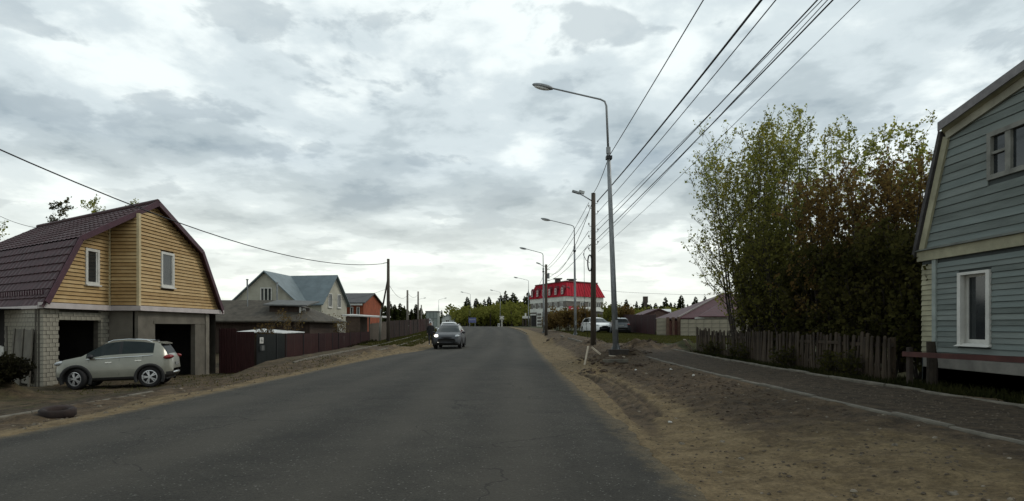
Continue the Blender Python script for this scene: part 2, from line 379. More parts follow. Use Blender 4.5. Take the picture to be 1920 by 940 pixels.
# road
w = np.linspace(0, 1, 60)[None]
XRo = XL(YY) + (XR(YY) - XL(YY)) * w
ej = 0.09 * fbm(YY * 0.9, YY * 0 + 3, 4) + .05 * fbm(YY * 4, YY * 0 + 8, 2)
XRo = XRo + np.where(w > .97, ej, 0) + np.where(w < .03, -ej[::-1], 0)
crown = 0.05 * (1 - (2 * w - 1) ** 2)
YRo = np.repeat(YY, XRo.shape[1], 1)
ZRo = ZR(YRo) + crown - 0.008 * sstep(.3, 0, np.minimum(XRo - XL(YRo), XR(YRo) - XRo)) + 0.012 * fbm(XRo * .5, YRo * .35, 3)
dist = np.minimum(XRo - XL(YRo), XR(YRo) - XRo)
A_d = np.clip(.72 - dist * 1.3, 0, .72)
A_p = np.zeros_like(XRo)
def road_material():
    m = mix_attr_material('asphalt', [(None, (0.027, 0.0252, 0.0208), (0.041, 0.0378, 0.0308), 1.3), ('sand', (0.065, 0.05, 0.03), (0.12, 0.095, 0.056), 5.0)], bump=0.4, rough=0.9)
    nt = m.node_tree; N = nt.nodes; L = nt.links; b = N['Principled BSDF']
    src = b.inputs['Base Color'].links[0].from_socket
    tc = N.new('ShaderNodeTexCoord')
    # aggregate speckle
    vo = N.new('ShaderNodeTexVoronoi'); vo.inputs['Scale'].default_value = 75; L.new(tc.outputs['Object'], vo.inputs['Vector'])
    sx = N.new('ShaderNodeSeparateXYZ'); L.new(vo.outputs['Color'], sx.inputs[0])
    mr = N.new('ShaderNodeMapRange'); L.new(sx.outputs[0], mr.inputs[0]); mr.inputs[1].default_value = 0; mr.inputs[2].default_value = 1; mr.inputs[3].default_value = .74; mr.inputs[4].default_value = 1.26
    mu = N.new('ShaderNodeMixRGB'); mu.blend_type = 'MULTIPLY'; mu.inputs[0].default_value = 1; L.new(src, mu.inputs[1]); L.new(mr.outputs[0], mu.inputs[2])
    # light chips
    gt = N.new('ShaderNodeMath'); gt.operation = 'GREATER_THAN'; gt.inputs[1].default_value = .985; L.new(sx.outputs[1], gt.inputs[0])
    ml = N.new('ShaderNodeMath'); ml.operation = 'MULTIPLY'; ml.inputs[1].default_value = .7; L.new(gt.outputs[0], ml.inputs[0])
    m2 = N.new('ShaderNodeMixRGB'); L.new(ml.outputs[0], m2.inputs[0]); L.new(mu.outputs[0], m2.inputs[1]); m2.inputs[2].default_value = (.15, .145, .13, 1)
    # patches and worn lanes, drawn out along the road
    mp = N.new('ShaderNodeMapping'); mp.inputs['Scale'].default_value = (1.1, .09, 1); L.new(tc.outputs['Object'], mp.inputs[0])
    t = N.new('ShaderNodeTexNoise'); t.inputs['Scale'].default_value = 1.0; t.inputs['Detail'].default_value = 5; L.new(mp.outputs[0], t.inputs['Vector'])
    r2 = N.new('ShaderNodeMapRange'); L.new(t.outputs[0], r2.inputs[0]); r2.inputs[1].default_value = .3; r2.inputs[2].default_value = .7; r2.inputs[3].default_value = .8; r2.inputs[4].default_value = 1.22
    m3 = N.new('ShaderNodeMixRGB'); m3.blend_type = 'MULTIPLY'; m3.inputs[0].default_value = 1; L.new(m2.outputs[0], m3.inputs[1]); L.new(r2.outputs[0], m3.inputs[2])
    tk_ = N.new('ShaderNodeAttribute'); tk_.attribute_name = 'track'
    nz = N.new('ShaderNodeTexNoise'); nz.inputs['Scale'].default_value = .35; nz.inputs['Detail'].default_value = 6; L.new(tc.outputs['Object'], nz.inputs['Vector'])
    mm = N.new('ShaderNodeMath'); mm.operation = 'MULTIPLY'; L.new(tk_.outputs['Fac'], mm.inputs[0]); L.new(nz.outputs[0], mm.inputs[1])
    m4 = N.new('ShaderNodeMixRGB'); L.new(mm.outputs[0], m4.inputs[0]); L.new(m3.outputs[0], m4.inputs[1]); m4.inputs[2].default_value = (.062, .056, .045, 1)
    # cracks
    wn = N.new('ShaderNodeTexNoise'); wn.inputs['Scale'].default_value = 1.6; wn.inputs['Detail'].default_value = 5; L.new(tc.outputs['Object'], wn.inputs['Vector'])
    wv = N.new('ShaderNodeMixRGB'); wv.blend_type = 'ADD'; wv.inputs[0].default_value = .9; L.new(tc.outputs['Object'], wv.inputs[1]); L.new(wn.outputs['Color'], wv.inputs[2])
    ck = N.new('ShaderNodeTexVoronoi'); ck.feature = 'DISTANCE_TO_EDGE'; ck.inputs['Scale'].default_value = .42; L.new(wv.outputs[0], ck.inputs['Vector'])
    lt = N.new('ShaderNodeMath'); lt.operation = 'LESS_THAN'; lt.inputs[1].default_value = .006; L.new(ck.outputs['Distance'], lt.inputs[0])
    gtn = N.new('ShaderNodeMath'); gtn.operation = 'GREATER_THAN'; gtn.inputs[1].default_value = .5; L.new(nz.outputs[0], gtn.inputs[0])
    cm = N.new('ShaderNodeMath'); cm.operation = 'MULTIPLY'; L.new(lt.outputs[0], cm.inputs[0]); L.new(gtn.outputs[0], cm.inputs[1])
    cf = N.new('ShaderNodeMath'); cf.operation = 'MULTIPLY'; cf.inputs[1].default_value = .6; L.new(cm.outputs[0], cf.inputs[0])
    m5 = N.new('ShaderNodeMixRGB'); L.new(cf.outputs[0], m5.inputs[0]); L.new(m4.outputs[0], m5.inputs[1]); m5.inputs[2].default_value = (.014, .013, .011, 1)
    L.new(m5.outputs[0], b.inputs['Base Color'])
    return m
struct(grid_mesh('road', XRo, YRo, ZRo + 0.004, {'sand': A_d, 'track': sum(np.exp(-((XRo - (XL(YRo) + XR(YRo)) / 2 - o_) / .42) ** 2) for o_ in (-2.75, -1.1, .95, 2.5))}, road_material()))

# kerbs: single stones
kerb_m = mat('kerb_concrete', (0.125, 0.112, 0.088), 0.9, .35, 3, .4, 30)
kst = MB(); kst.prism([(-.045, -.5, -.25), (.045, -.5, -.25), (.045, -.5, .0), (.033, -.5, .02), (-.033, -.5, .02), (-.045, -.5, .0)], (0, .99, 0)); kst_me = kst.mesh('kerbstone', kerb_m)
def kerb(xf, y0, y1, lift, skip=()):
    k = thing('kerb', None, None, (xf(y0), y0, 0)); struct(k)
    y = y0
    while y < y1:
        x = xf(y); dx = xf(y + .5) - xf(y - .5)
        z = float(ground_z(np.array([x]), np.array([y]), False)[0])
        dz = float(ground_z(np.array([xf(y + .5)]), np.array([y + .5]), False)[0]) - float(ground_z(np.array([xf(y - .5)]), np.array([y - .5]), False)[0])
        o = inst('kerbstone', kst_me, k, (x - k.location.x + rnd.uniform(-.012, .012), y - y0, z + lift + rnd.uniform(-.012, .012)),
                 (math.atan(dz) + rnd.uniform(-.008, .008), rnd.uniform(-.03, .03), -math.atan(dx) + rnd.uniform(-.012, .012)))
        y += 1.0
kerb(lambda y: float(XR(y)) + 3.45, 4.2, 21.5, .01)
kerb(lambda y: float(XR(y)) + 5.8, 6.0, 26.5, .02)
kerb(lambda y: float(XL(y)) - 3.55, 26.2, 62, .05)
kerb(lambda y: float(XL(y)) - 2.1, 33.5, 58, .03)
kerb(lambda y: float(XL(y)) - 3.6, 10.6, 17.6, .0)
kerb(lambda y: float(XR(y)) + 2.5, 33, 50, .05)
kerb(lambda y: float(XR(y)) + .12, 66, 112, .08)

# ------------------------------------------------------------------ shared materials
wood_dark = mat('weathered_wood', (0.085, 0.068, 0.052), .9, .5, 3, .4, 20, stretch=(6, 6, .7))
white_paint = mat('white_paint', (0.52, 0.51, 0.47), .6, .12, 3)
glass = mat('window_glass', (0.02, 0.024, 0.026), .08, .2, 2, spec=.6)
dark_in = mat('dark_interior', (0.02, 0.018, 0.017), .95, .3, 2)  # near-black: the shade inside openings is put into the colour
steel = mat('galvanised_steel', (0.22, 0.23, 0.235), .55, .3, 5, metal=.5, stretch=(3, 3, .6))
lamp_glass = mat('lamp_glass', (0.6, 0.62, 0.62), .3, .1, 3)
black_m = mat('black_plastic', (0.012, 0.012, 0.013), .5, .2, 3)
pole_wood = mat('pole_wood', (0.062, 0.05, 0.038), .9, .45, 2, .5, 12, stretch=(8, 8, .5))
rubble_m = mat('rubble', (0.16, 0.135, 0.10), .95, .5, 4, .4)
conc = mat('concrete_render', (0.12, 0.107, 0.086), .92, .28, 1.3, .35, 14)

# ------------------------------------------------------------------ yellow garage house on the left
def yellow_house():
    ZB = -.62
    root = thing('garage_house', 'yellow board-clad house with maroon gambrel roof over two open garages', 'house', (-16, 22.5, ZB))
    A, B = -15.5, -14.4
    g = Vector((-.85, .527, 0)); LEN = 11.0
    eL = Vector((A, 19.35, 2.17)); kL = Vector((A, 20.9, 4.52)); pk = Vector((B, 23.6, 6.32)); kR = Vector((B, 26.95, 4.78)); eR = Vector((B, 28.8, 2.17))
    def roofz_left(x, y):   # upper left slope
        # kL + s*(pk-kL) + t*g
        e = pk - kL; det = e.x * g.y - e.y * g.x; dx, dy = x - kL.x, y - kL.y
        s = (dx * g.y - dy * g.x) / det; return kL.z + s * e.z
    # roof: four slopes of stepped metal tiles
    rm = mat('maroon_tile', (0.046, 0.019, 0.022), .65, .35, 3, .15, 20)
    def slope(a, b, nrow, name, front=0.25):
        d = (b - a); n = d.cross(g).normalized()
        if n.z < 0: n = -n
        mb = MB(); a0 = a - g * front; nu = 90; prof = []
        for i in range(nrow):
            prof += [(i / nrow, .055), ((i + 1) / nrow - .002, .012)]
        vs_ = []; fs = []
        for t, h in prof:
            for j in range(nu + 1):
                u = j / nu; wv = .018 * math.sin(u * (LEN + front) / .19 * 2 * math.pi) if name else 0
                vs_.append(a0 + d * t + g * (u * (LEN + front)) + n * (h + wv))
        for i in range(len(prof) - 1):
            for j in range(nu): fs.append((i * (nu + 1) + j, i * (nu + 1) + j + 1, (i + 1) * (nu + 1) + j + 1, (i + 1) * (nu + 1) + j))
        mb.add(vs_, fs)
        # deck under the sheet
        mb.add([a0 - n * .03, b - g * front - n * .03, b + g * LEN - n * .03, a + g * LEN - n * .03], [(0, 1, 2, 3)])
        mb.add([a0 - n * .03, a0 + n * .06, b - g * front + n * .06, b - g * front - n * .03], [(0, 1, 2, 3)])
        mb.add([a + g * LEN - n * .03, a + g * LEN + n * .06, b + g * LEN + n * .06, b + g * LEN - n * .03], [(0, 1, 2, 3)])
        return mb.build('roof_slope', rm, root)
    down = lambda e, k: e + (e - k) * .06
    slope(down(eL, kL), kL, 8, 1); slope(kL, pk, 9, 1); slope(kR, pk, 9, 1); slope(down(eR, kR), kR, 8, 1)
    # ridge cap, verge trims
    MB().tube([pk - g * .28 + Vector((0, 0, .08)), pk + g * LEN + Vector((0, 0, .08))], .09, 8).build('ridge_cap', rm, root)
    trim = mat('maroon_trim', (0.055, 0.02, 0.03), .5, .2, 4)
    for a, b in ((eL, kL), (kL, pk), (pk, kR), (kR, eR)):
        n = Vector((.06, 0, 0)); MB().bar(a - g * .27 + n, b - g * .27 + n, .035, .2).build('verge_board', trim, root)
    # snow guard row on the lower left slope
    for i in range(26):
        q = eL + (kL - eL) * .13 + g * (.2 + i * .21) + Vector((0, -.09, .07))
        MB().box(q, (.10, .04, .15), Euler((0, 0, -.55)).to_matrix()).build('snow_guard', trim, root)
    # walls behind the boards and soffits
    yel = mat('yellow_board', (0.43, 0.305, 0.15), .65, .22, 2.2, .1, 30, col2=(0.34, 0.215, 0.085))
    YT = [yel, yel, mat('yellow_board_pale', (0.47, 0.335, 0.165), .65, .25, 1.7, .1, 30, col2=(0.37, 0.245, 0.105)), mat('yellow_board_dull', (0.38, 0.255, 0.115), .7, .25, 2.6, .1, 30, col2=(0.29, 0.18, 0.07))]
    yback = mat('gap_shade_backing', (0.05, 0.03, 0.012), .9, .2, 3)  # dark brown: shadow of the gaps between boards is put into this colour
    zc = 2.1
    zl = lambda y: 2.17 + (y - 19.35) / (20.9 - 19.35) * (4.52 - 2.17) if y < 20.9 else roofz_left(A, y)
    zb = lambda y: (roofz_left(B, y) if y <= 23.6 else (6.32 + (y - 23.6) / (26.95 - 23.6) * (4.78 - 6.32) if y < 26.95 else 4.78 + (y - 26.95) / (28.8 - 26.95) * (2.17 - 4.78)))
    MB().prism([(A, 19.35, zc), (A, 20.9, 4.5), (A, 22.6, roofz_left(A, 22.6) - .02), (A, 22.6, zc)], (-.1, .06, 0)).build('gable_wall', yback, root)
    MB().prism([(B, 22.62, zc), (B, 22.62, zb(22.62) - .02), (B, 23.6, 6.3), (B, 26.95, 4.76), (B, 28.75, zc)], (-.1, .06, 0)).build('gable_wall', yback, root)
    MB().prism([(A, 22.62, zc), (B, 22.62, zc), (B, 22.62, roofz_left(B, 22.62) - .02), (A, 22.62, roofz_left(A, 22.62) - .02)], (0, .1, 0)).build('bay_side_wall', yback, root)
    bh = .137
    def board(p0, p1, nrm, z0, z1a=None):   # one lapped board
        nrm = Vector(nrm); mb = MB()
        j = rnd.uniform(-.002, .002)
        q = lambda p, z, o: Vector((p[0], p[1], z)) + nrm * o
        v = [q(p0, z0, .002), q(p0, z0, .052 + j), q(p0, z0 + bh - .02, .012), q(p0, z0 + bh - .02, .002),
             q(p1, z0, .002), q(p1, z0, .052 + j), q(p1, z0 + bh - .02, .012), q(p1, z0 + bh - .02, .002)]
        mb.add(v, [(0, 1, 2, 3), (7, 6, 5, 4), (0, 4, 5, 1), (1, 5, 6, 2), (2, 6, 7, 3), (3, 7, 4, 0)]); mb.build('board', rnd.choice(YT), root)
    def clip_rows(zf, y0, y1, mk, holes):
        z = 2.22; 
        while z < 6.3:
            ys = np.linspace(y0, y1, 240); ok = [y for y in ys if zf(y) > z + bh * .8]
            if len(ok) > 3:
                a, b = ok[0], ok[-1]; segs = [(a, b)]
                for h0, h1, hz0, hz1 in holes:
                    if z + bh > hz0 and z < hz1:
                        segs = [s for (c, d) in segs for s in ((c, min(d, h0)), (max(c, h1), d)) if s[1] - s[0] > .05]
                for c, d in segs: mk(c, d, z)
            z += bh
    wA = (21.26, 21.97, 2.93, 4.25); wB = (24.0, 24.92, 3.02, 4.47)
    clip_rows(zl, 19.4, 22.55, lambda c, d, z: board((A, c), (A, d), (1, 0, 0), z), [wA])
    clip_rows(zb, 22.7, 28.7, lambda c, d, z: board((B, c), (B, d), (1, 0, 0), z), [wB])
    clip_rows(lambda x: roofz_left(x, 22.62), A + .06, B, lambda c, d, z: board((c, 22.62), (d, 22.62), (0, -1, 0), z), [])
    cream = mat('cream_trim', (0.45, 0.37, 0.22), .6, .12, 3)
    MB().bb(B - .05, B + .05, 22.57, 22.70, 2.2, zb(22.63) - .05).build('corner_board', cream, root)
    MB().bb(A + .0, A + .05, 22.5, 22.585, 2.2, roofz_left(A, 22.55) - .08).build('corner_board', cream, root)
    for X, (y0, y1, z0, z1) in ((A, wA), (B, wB)):
        w_ = thing('window', None, None, (X, (y0 + y1) / 2, z0)); w_.parent = root; w_.matrix_parent_inverse = parent_world(root).inverted()
        fr = MB(); t = .1
        fr.bb(X, X + .07, y0, y0 + t, z0, z1).bb(X, X + .07, y1 - t, y1, z0, z1).bb(X, X + .068, y0 + t, y1 - t, z1 - t, z1).bb(X, X + .068, y0 + t, y1 - t, z0, z0 + t)
        fr.build('frame', white_paint, w_)
        f2 = MB(); i = t + .0; f2.bb(X + .01, X + .04, y0 + i, y0 + i + .05, z0 + t, z1 - t).bb(X + .01, X + .04, y1 - i - .05, y1 - i, z0 + t, z1 - t); f2.build('sash', white_paint, w_)
        MB().bb(X + .012, X + .02, y0 + t + .05, y1 - t - .05, z0 + t, z1 - t).build('pane', glass, w_)
        MB().bb(X, X + .13, y0 - .03, y1 + .03, z0 - .05, z0).build('sill', white_paint, w_)
    # white fascia band with its gutter lip
    fas = mat('white_fascia', (0.42, 0.375, 0.36), .5, .12, 3)
    MB().bb(A - .02, A + .2, 19.2, 22.5, 2.0, 2.19).build('fascia', fas, root)
    MB().bb(A - .02, B + .2, 22.42, 22.62, 2.003, 2.187).build('fascia', fas, root)
    MB().bb(B - .02, B + .2, 22.622, 28.95, 2.0, 2.19).build('fascia', fas, root)
    a = Vector((A, 19.28, 2.03)); MB().bar(a, a + g * 9, .16, .1).build('gutter', fas, root)
    # ground floor
    cor = 1.62
    dk = MB()
    gb = mat('brick_mortar', (0.07, 0.062, 0.05), .95, .3, 5)
    dk.bb(A - .3, A - .13, 19.42, 20.1, ZB - .3, 2.0); dk.bb(A - .3, A - .13, 22.15, 22.6, ZB - .3, 2.0); dk.bb(A - .3, A - .13, 20.1, 22.15, cor, 2.0)
    dk.build('brick_backing', gb, root)
    brm = mat('white_brick', (0.235, 0.218, 0.175), .9, .22, 3, .3, 25)
    bme = MB(); bme.box((0, 0, 0), (.13, .245, .075)); bme_ = None
    def brick_mesh(L): return MB().box((0, 0, 0), (.13, L, .128)).mesh('brick', brm)
    BM = {L: brick_mesh(L) for L in (.25, .12)}
    nb = [0]
    def bricks(o, d, length, z0, z1, side_n, rest=None, opening=None):
        o = Vector(o); d = Vector(d).normalized(); ang = math.atan2(d.y, d.x) - math.pi / 2
        z = z0; row = 0
        while z + .13 < z1:
            u = 0 if row % 2 == 0 else -.13
            while u < length - .02:
                a_, b_ = max(u, 0), min(u + .25, length)
                L_ = .25 if b_ - a_ > .2 else .12
                if b_ - a_ > .08:
                    mid = (a_ + b_) / 2
                    if not (opening and opening[0] < mid < opening[1] and z < opening[2]):
                        p = o + d * mid + Vector((side_n[0], side_n[1], 0)) * rnd.uniform(-.006, .006)
                        ob = inst('brick', BM[L_], root, p + Vector((0, 0, z + .065)), (0, 0, ang), (1, (b_ - a_) / L_ * .97, 1)); ob.location = ob.location - root.location
                        nb[0] += 1
                u += .262
            z += .142; row += 1
    bricks((A - .08, 19.42, 0), (0, 1, 0), .68, ZB - .1, 2.0, (1, 0))
    bricks((A - .08, 22.15, 0), (0, 1, 0), .45, ZB - .1, 2.0, (1, 0))
    bricks((A - .08, 20.1, 0), (0, 1, 0), 2.05, cor, 2.0, (1, 0))
    # side wall under the eaves, running back from the corner
    sw = Vector((A - .15, 19.5, 0)); nrm = Vector((-.527, -.85, 0))
    MB().prism([sw + Vector((0, 0, ZB - .3)), sw + g * 2.75 + Vector((0, 0, ZB - .3)), sw + g * 2.75 + Vector((0, 0, 2)), sw + Vector((0, 0, 2))], -nrm * .15).build('brick_backing', gb, root)
    MB().prism([sw + g * 4.1 + Vector((0, 0, ZB - .3)), sw + g * 10.8 + Vector((0, 0, ZB - .3)), sw + g * 10.8 + Vector((0, 0, 2)), sw + g * 4.1 + Vector((0, 0, 2))], -nrm * .15).build('side_wall', mat('grey_brick_wall', (0.17, 0.158, 0.13), .9, .3, 6, .4, 20), root)
    MB().prism([sw + g * 2.75 + Vector((0, 0, 1.55)), sw + g * 4.1 + Vector((0, 0, 1.55)), sw + g * 4.1 + Vector((0, 0, 2)), sw + g * 2.75 + Vector((0, 0, 2))], -nrm * .15).build('lintel', gb, root)
    bricks(sw + nrm * .045, g, 2.75, ZB - .1, 2.0, nrm)
    # concrete part under the bay
    cc = MB()
    cc.bb(A - .1, B - .15, 22.62, 22.8, ZB - .3, 1.998); cc.bb(B - .22, B - .02, 22.62, 23.7, ZB - .3, 1.998); cc.bb(B - .22, B - .02, 26.7, 27.75, ZB - .35, 1.998)
    cc.bb(B - .22, B - .02, 23.7, 26.7, 1.56, 1.998)
    cc.build('concrete_wall', conc, root)
    lt = MB(); lt.bb(B - .05, B + .0, 23.6, 27.7, 1.5, 1.62); lt.build('lintel', conc, root)
    post = MB(); post.bb(B - .2, B + .03, 27.55, 27.85, ZB - .35, 1.99); post.build('pillar', mat('pillar_render', (0.16, 0.143, 0.115), .9, .25, 2, .3), root)
    # garage rooms
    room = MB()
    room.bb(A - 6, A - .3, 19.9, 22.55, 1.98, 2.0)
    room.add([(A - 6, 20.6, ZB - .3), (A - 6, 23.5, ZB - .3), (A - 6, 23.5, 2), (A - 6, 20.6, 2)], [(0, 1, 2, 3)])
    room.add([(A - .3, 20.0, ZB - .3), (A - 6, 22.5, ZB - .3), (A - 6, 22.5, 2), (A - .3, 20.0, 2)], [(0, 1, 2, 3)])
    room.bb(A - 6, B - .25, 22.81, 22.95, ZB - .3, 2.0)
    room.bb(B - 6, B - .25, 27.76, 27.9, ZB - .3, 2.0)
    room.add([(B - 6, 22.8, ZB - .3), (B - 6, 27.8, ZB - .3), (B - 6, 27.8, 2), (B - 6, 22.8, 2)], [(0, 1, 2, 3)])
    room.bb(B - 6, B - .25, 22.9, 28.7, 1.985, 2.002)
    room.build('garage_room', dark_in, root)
    bk = MB(); e0 = pk + g * (LEN - .1)
    bk.add([eL + g * 10.8 - Vector((0, 0, 3)), eL + g * 10.8, kL + g * 10.8, pk + g * 10.8, kR + g * 10.8, eR + g * 10.8, eR + g * 10.8 - Vector((0, 0, 3))], [tuple(range(7))])
    far = [eR - Vector((.1, .1, 3.1)), eR + g * 10.8 - Vector((0, .1, 3.1)), eR + g * 10.8 - Vector((0, .1, 0)), eR - Vector((.1, .1, 0))]
    bk.add(far, [(0, 1, 2, 3)])
    bk.build('rear_wall', conc, root)
    # shelf plank inside second garage
    return root
yellow_house()

# grey sheet-metal doors leaning on the brick side wall
def sheet_doors():
    sm = mat('grey_sheet_metal', (0.115, 0.105, 0.085), .7, .3, 2.2, .1)
    r_ = thing('sheet_metal_gate', 'grey double sheet-metal doors leaning on the white brick side wall', 'door', (-16.4, 19.85, -.62))
    g = Vector((-.85, .527, 0)); n = Vector((-.527, -.85, 0)); o = Vector((-15.65, 19.5, 0)) + n * .16
    def leaf(u0, u1, z0, z1, lean):
        a = o + g * u0; b = o + g * u1
        mb = MB(); mb.prism([a + Vector((0, 0, z0)) + n * lean, b + Vector((0, 0, z0)) + n * lean, b + Vector((0, 0, z1)), a + Vector((0, 0, z1))], n * .03); return mb.build('door_leaf', sm, r_)
    leaf(.1, .78, -.5, 1.28, .1); leaf(.82, 1.5, -.58, 1.3, .14)
    for u, l in ((.08, .1), (.8, .12), (1.52, .14)):
        a = o + g * u + n * .05; MB().bar(a + Vector((0, 0, -.6)) + n * l, a + Vector((0, 0, 1.32)), .05).build('frame_post', sm, r_)
    a = o + g * .1 + n * .1; MB().bar(a + Vector((0, 0, .3)), a + g * .7 + Vector((0, 0, .3)), .03).build('bolt_bar', black_m, r_)
    p = o + g * 1.72 + n * .2
    tag(MB().tube([p + Vector((.0, 0, -.6)), p + Vector((-.12, .1, 1.4))], .04, 8).build('iron_pipe', sm), 'thin pipe leaning on the brick wall beside the grey sheet doors', 'pipe')
    gt = thing('picket_gate', 'small pale picket gate in the dark doorway at the left edge', 'gate', tuple(o + g * 3.3 + Vector((0, 0, -.6))))
    for i in range(6):
        a = o + g * (2.75 + i * .2); MB().bb(a.x - .05, a.x + .05, a.y - .02, a.y + .02, -.5, .68 + .03 * (i % 2)).build('picket', white_paint, gt)
    for z in (-.2, .45): MB().bar(o + g * 2.7 + n * .03 + Vector((0, 0, z)), o + g * 3.8 + n * .03 + Vector((0, 0, z)), .03, .08).build('rail', white_paint, gt)
sheet_doors()

# ------------------------------------------------------------------ cars
tyre_m = mat('tyre_rubber', (0.014, 0.013, 0.013), .85, .2, 6); rim_m = mat('alloy_rim', (0.50, 0.50, 0.50), .35, .1, 5, metal=.6)
chrome = mat('chrome_trim', (0.68, 0.68, 0.66), .22, .05, 3, metal=.85); red_l = mat('red_lens', (0.17, 0.012, 0.012), .25, .1, 3)
clear_l = mat('headlamp_lens', (0.42, 0.44, 0.45), .15, .15, 6, spec=.7); clad_m = mat('black_cladding', (0.022, 0.021, 0.02), .7, .2, 3)
lit_l = mat('lit_headlamp', (0.8, 0.8, 0.75), .3, .05, 3, emit=(1, .96, .85), estr=2.2)
car_glass = mat('car_glass', (0.010, 0.015, 0.014), .06, .2, 2, spec=.3)
SUVP = dict(L=4.48, wb=2.67, wr=.35, top=[(-2.24, .62), (-2.19, 1.0), (-2.06, 1.14), (-1.86, 1.42), (-1.72, 1.53), (-1.0, 1.62), (-.3, 1.645), (.35, 1.575), (.75, 1.38), (1.28, 1.10), (1.9, .99), (2.12, .90), (2.24, .70)],
            belt=[(-2.24, .58), (-2.1, .98), (-1.8, 1.10), (-1.0, 1.06), (.5, 1.0), (1.25, .97), (1.8, .9), (2.1, .80), (2.24, .64)],
            bot=[(-2.24, .45), (-2.1, .34), (-1.8, .26), (1.8, .24), (2.1, .26), (2.24, .40)],
            w=[(-2.24, .62), (-2.15, .76), (-1.9, .88), (-1.5, .925), (1.4, .92), (1.9, .87), (2.12, .76), (2.24, .58)],
            wt=[(-2.24, .55), (-1.9, .60), (-1.5, .62), (.35, .61), (1.28, .72), (1.9, .72), (2.24, .5)], glass=(-1.52, 1.0), ws=(.42, 1.26), rw=(-2.04, -1.78), pillar=[(-.30, -.2)])
HATP = dict(SUVP, L=4.2, wb=2.55, wr=.31, top=[(-2.24, .6), (-2.2, .95), (-2.0, 1.2), (-1.85, 1.38), (-1.0, 1.49), (-.3, 1.52), (.35, 1.46), (.8, 1.25), (1.35, 1.0), (1.9, .88), (2.12, .78), (2.24, .62)],
            belt=[(-2.24, .55), (-2.1, .9), (-1.0, .95), (.5, .92), (1.3, .89), (1.8, .8), (2.1, .7), (2.24, .56)],
            bot=[(-2.24, .36), (-2.1, .24), (-1.8, .18), (1.8, .18), (2.1, .18), (2.24, .32)], ws=(.42, 1.32), glass=(-1.6, 1.05), rw=(-2.1, -1.86))
def make_car(root, prof, paint, cladding=True, rails=True, steer=0.0, lit=False, roof_box=None):
    ip = lambda k, x: float(np.interp(x, [a for a, _ in prof[k]], [b for _, b in prof[k]]))
    sx = prof['L'] / 4.48
    xs = sorted(set([round(x, 3) for x in np.linspace(-2.24, 2.24, 75)]))
    ROWS_S, ROWS_G = 9, 5; ring = []; nper = 0
    for x in xs:
        zt, zb_, zo, w, wt = ip('top', x), ip('belt', x), ip('bot', x), ip('w', x), ip('wt', x)
        zb_ = min(zb_, zt - .03); half = [(0, zo), (w * .82, zo)]
        for k in range(ROWS_S + 1):
            t = k / ROWS_S; z = zo + .05 + (zb_ - zo - .05) * t
            bul = .955 + .05 * math.sin(math.pi * min(1, t * .95 + .08)); half.append((w * bul, z))
        ze = zt - max(.012, min(.06, (zt - zb_) * .3))
        wt_ = min(wt, w * .93) if zt - zb_ < .2 else wt
        wtop = w * .93 + (wt_ - w * .93) * min(1, (zt - zb_) / .5) if zt - zb_ < .5 else wt_
        for k in range(1, ROWS_G + 1):
            t = k / ROWS_G; half.append((w * .945 + (wtop - w * .945) * (t ** 1.15), zb_ + (ze - zb_) * t))
        half += [(wtop * .9, zt - (zt - ze) * .45), (wtop * .55, zt - (zt - ze) * .1), (0, zt)]
        ring.append(half); nper = len(half)
    parts = {'body': MB(), 'cladding': MB(), 'windshield': MB(), 'rear_window': MB(), }
    wxs = (prof['wb'] / 2, -prof['wb'] / 2); wr = prof['wr']; RA = wr + .055
    iS, iB, iE = 2, 2 + ROWS_S, 2 + ROWS_S + ROWS_G
    def vert(i, j, s):
        x = xs[i] * sx; y, z = ring[i][j]; y *= s
        if iS <= j <= iB and True:
            for wx in wxs:
                dd = math.hypot(x - wx, z - wr)
                if abs(dd - RA) < .045 and z > .18: x = wx + (x - wx) * RA / dd; z = wr + (z - wr) * RA / dd
        return (x, y, z)
    for s in (1, -1):
        for i in range(len(xs) - 1):
            xm = (xs[i] + xs[i + 1]) / 2
            for j in range(nper - 1):
                q = [vert(i, j, s), vert(i + 1, j, s), vert(i + 1, j + 1, s), vert(i, j + 1, s)]
                cx = sum(p[0] for p in q) / 4; cz = sum(p[2] for p in q) / 4
                part = 'body'
                if 1 <= j < iB:
                    if any(math.hypot(cx - wx, cz - wr) < RA for wx in wxs): continue
                    pass
                if j < iS or (j < iS + 1 and cladding) or (cladding and abs(xm) > 2.0 and j < iS + 2): part = 'cladding'
                if iB < j < iE and prof['glass'][0] < xm < prof['glass'][1] and ip('top', xm) - ip('belt', xm) > .16:
                    part = 'side_window%d%d' % (s > 0, xm > -.25)
                    if any(a < xm < b for a, b in prof['pillar']): part = 'window_pillar%d' % (s > 0)
                if j >= iE and prof['ws'][0] < xm < prof['ws'][1]: part = 'windshield'
                if j >= iE and prof['rw'][0] < xm < prof['rw'][1]: part = 'rear_window'
                parts.setdefault(part, MB()).add(q if s > 0 else q[::-1], [(0, 1, 2, 3)])
    mats_ = {'body': paint, 'cladding': clad_m, 'windshield': car_glass, 'rear_window': mat('rear_glass', (0.012, 0.014, 0.014), .4, .2, 2, spec=.15)}
    import bmesh
    for k, mb in parts.items():
        if not mb.v: continue
        mk_ = black_m if k.startswith('window_pillar') else mats_.get(k, car_glass); k = 'window_pillar' if k.startswith('window_pillar') else 'side_window' if k.startswith('side_window') else k
        me = mb.mesh(k, mk_, True); bm = bmesh.new(); bm.from_mesh(me); bmesh.ops.remove_doubles(bm, verts=bm.verts, dist=.0008); bmesh.ops.recalc_face_normals(bm, faces=bm.faces); bm.to_mesh(me); bm.free()
        inst(k, me, root)
    X = lambda v: v * sx
    zf = lambda x: ip('top', x)
    inst('underbody', MB().box((0, 0, ip('bot', 0) + .26), (4.0 * sx, 1.5, .5)).mesh('underbody', black_m), root)
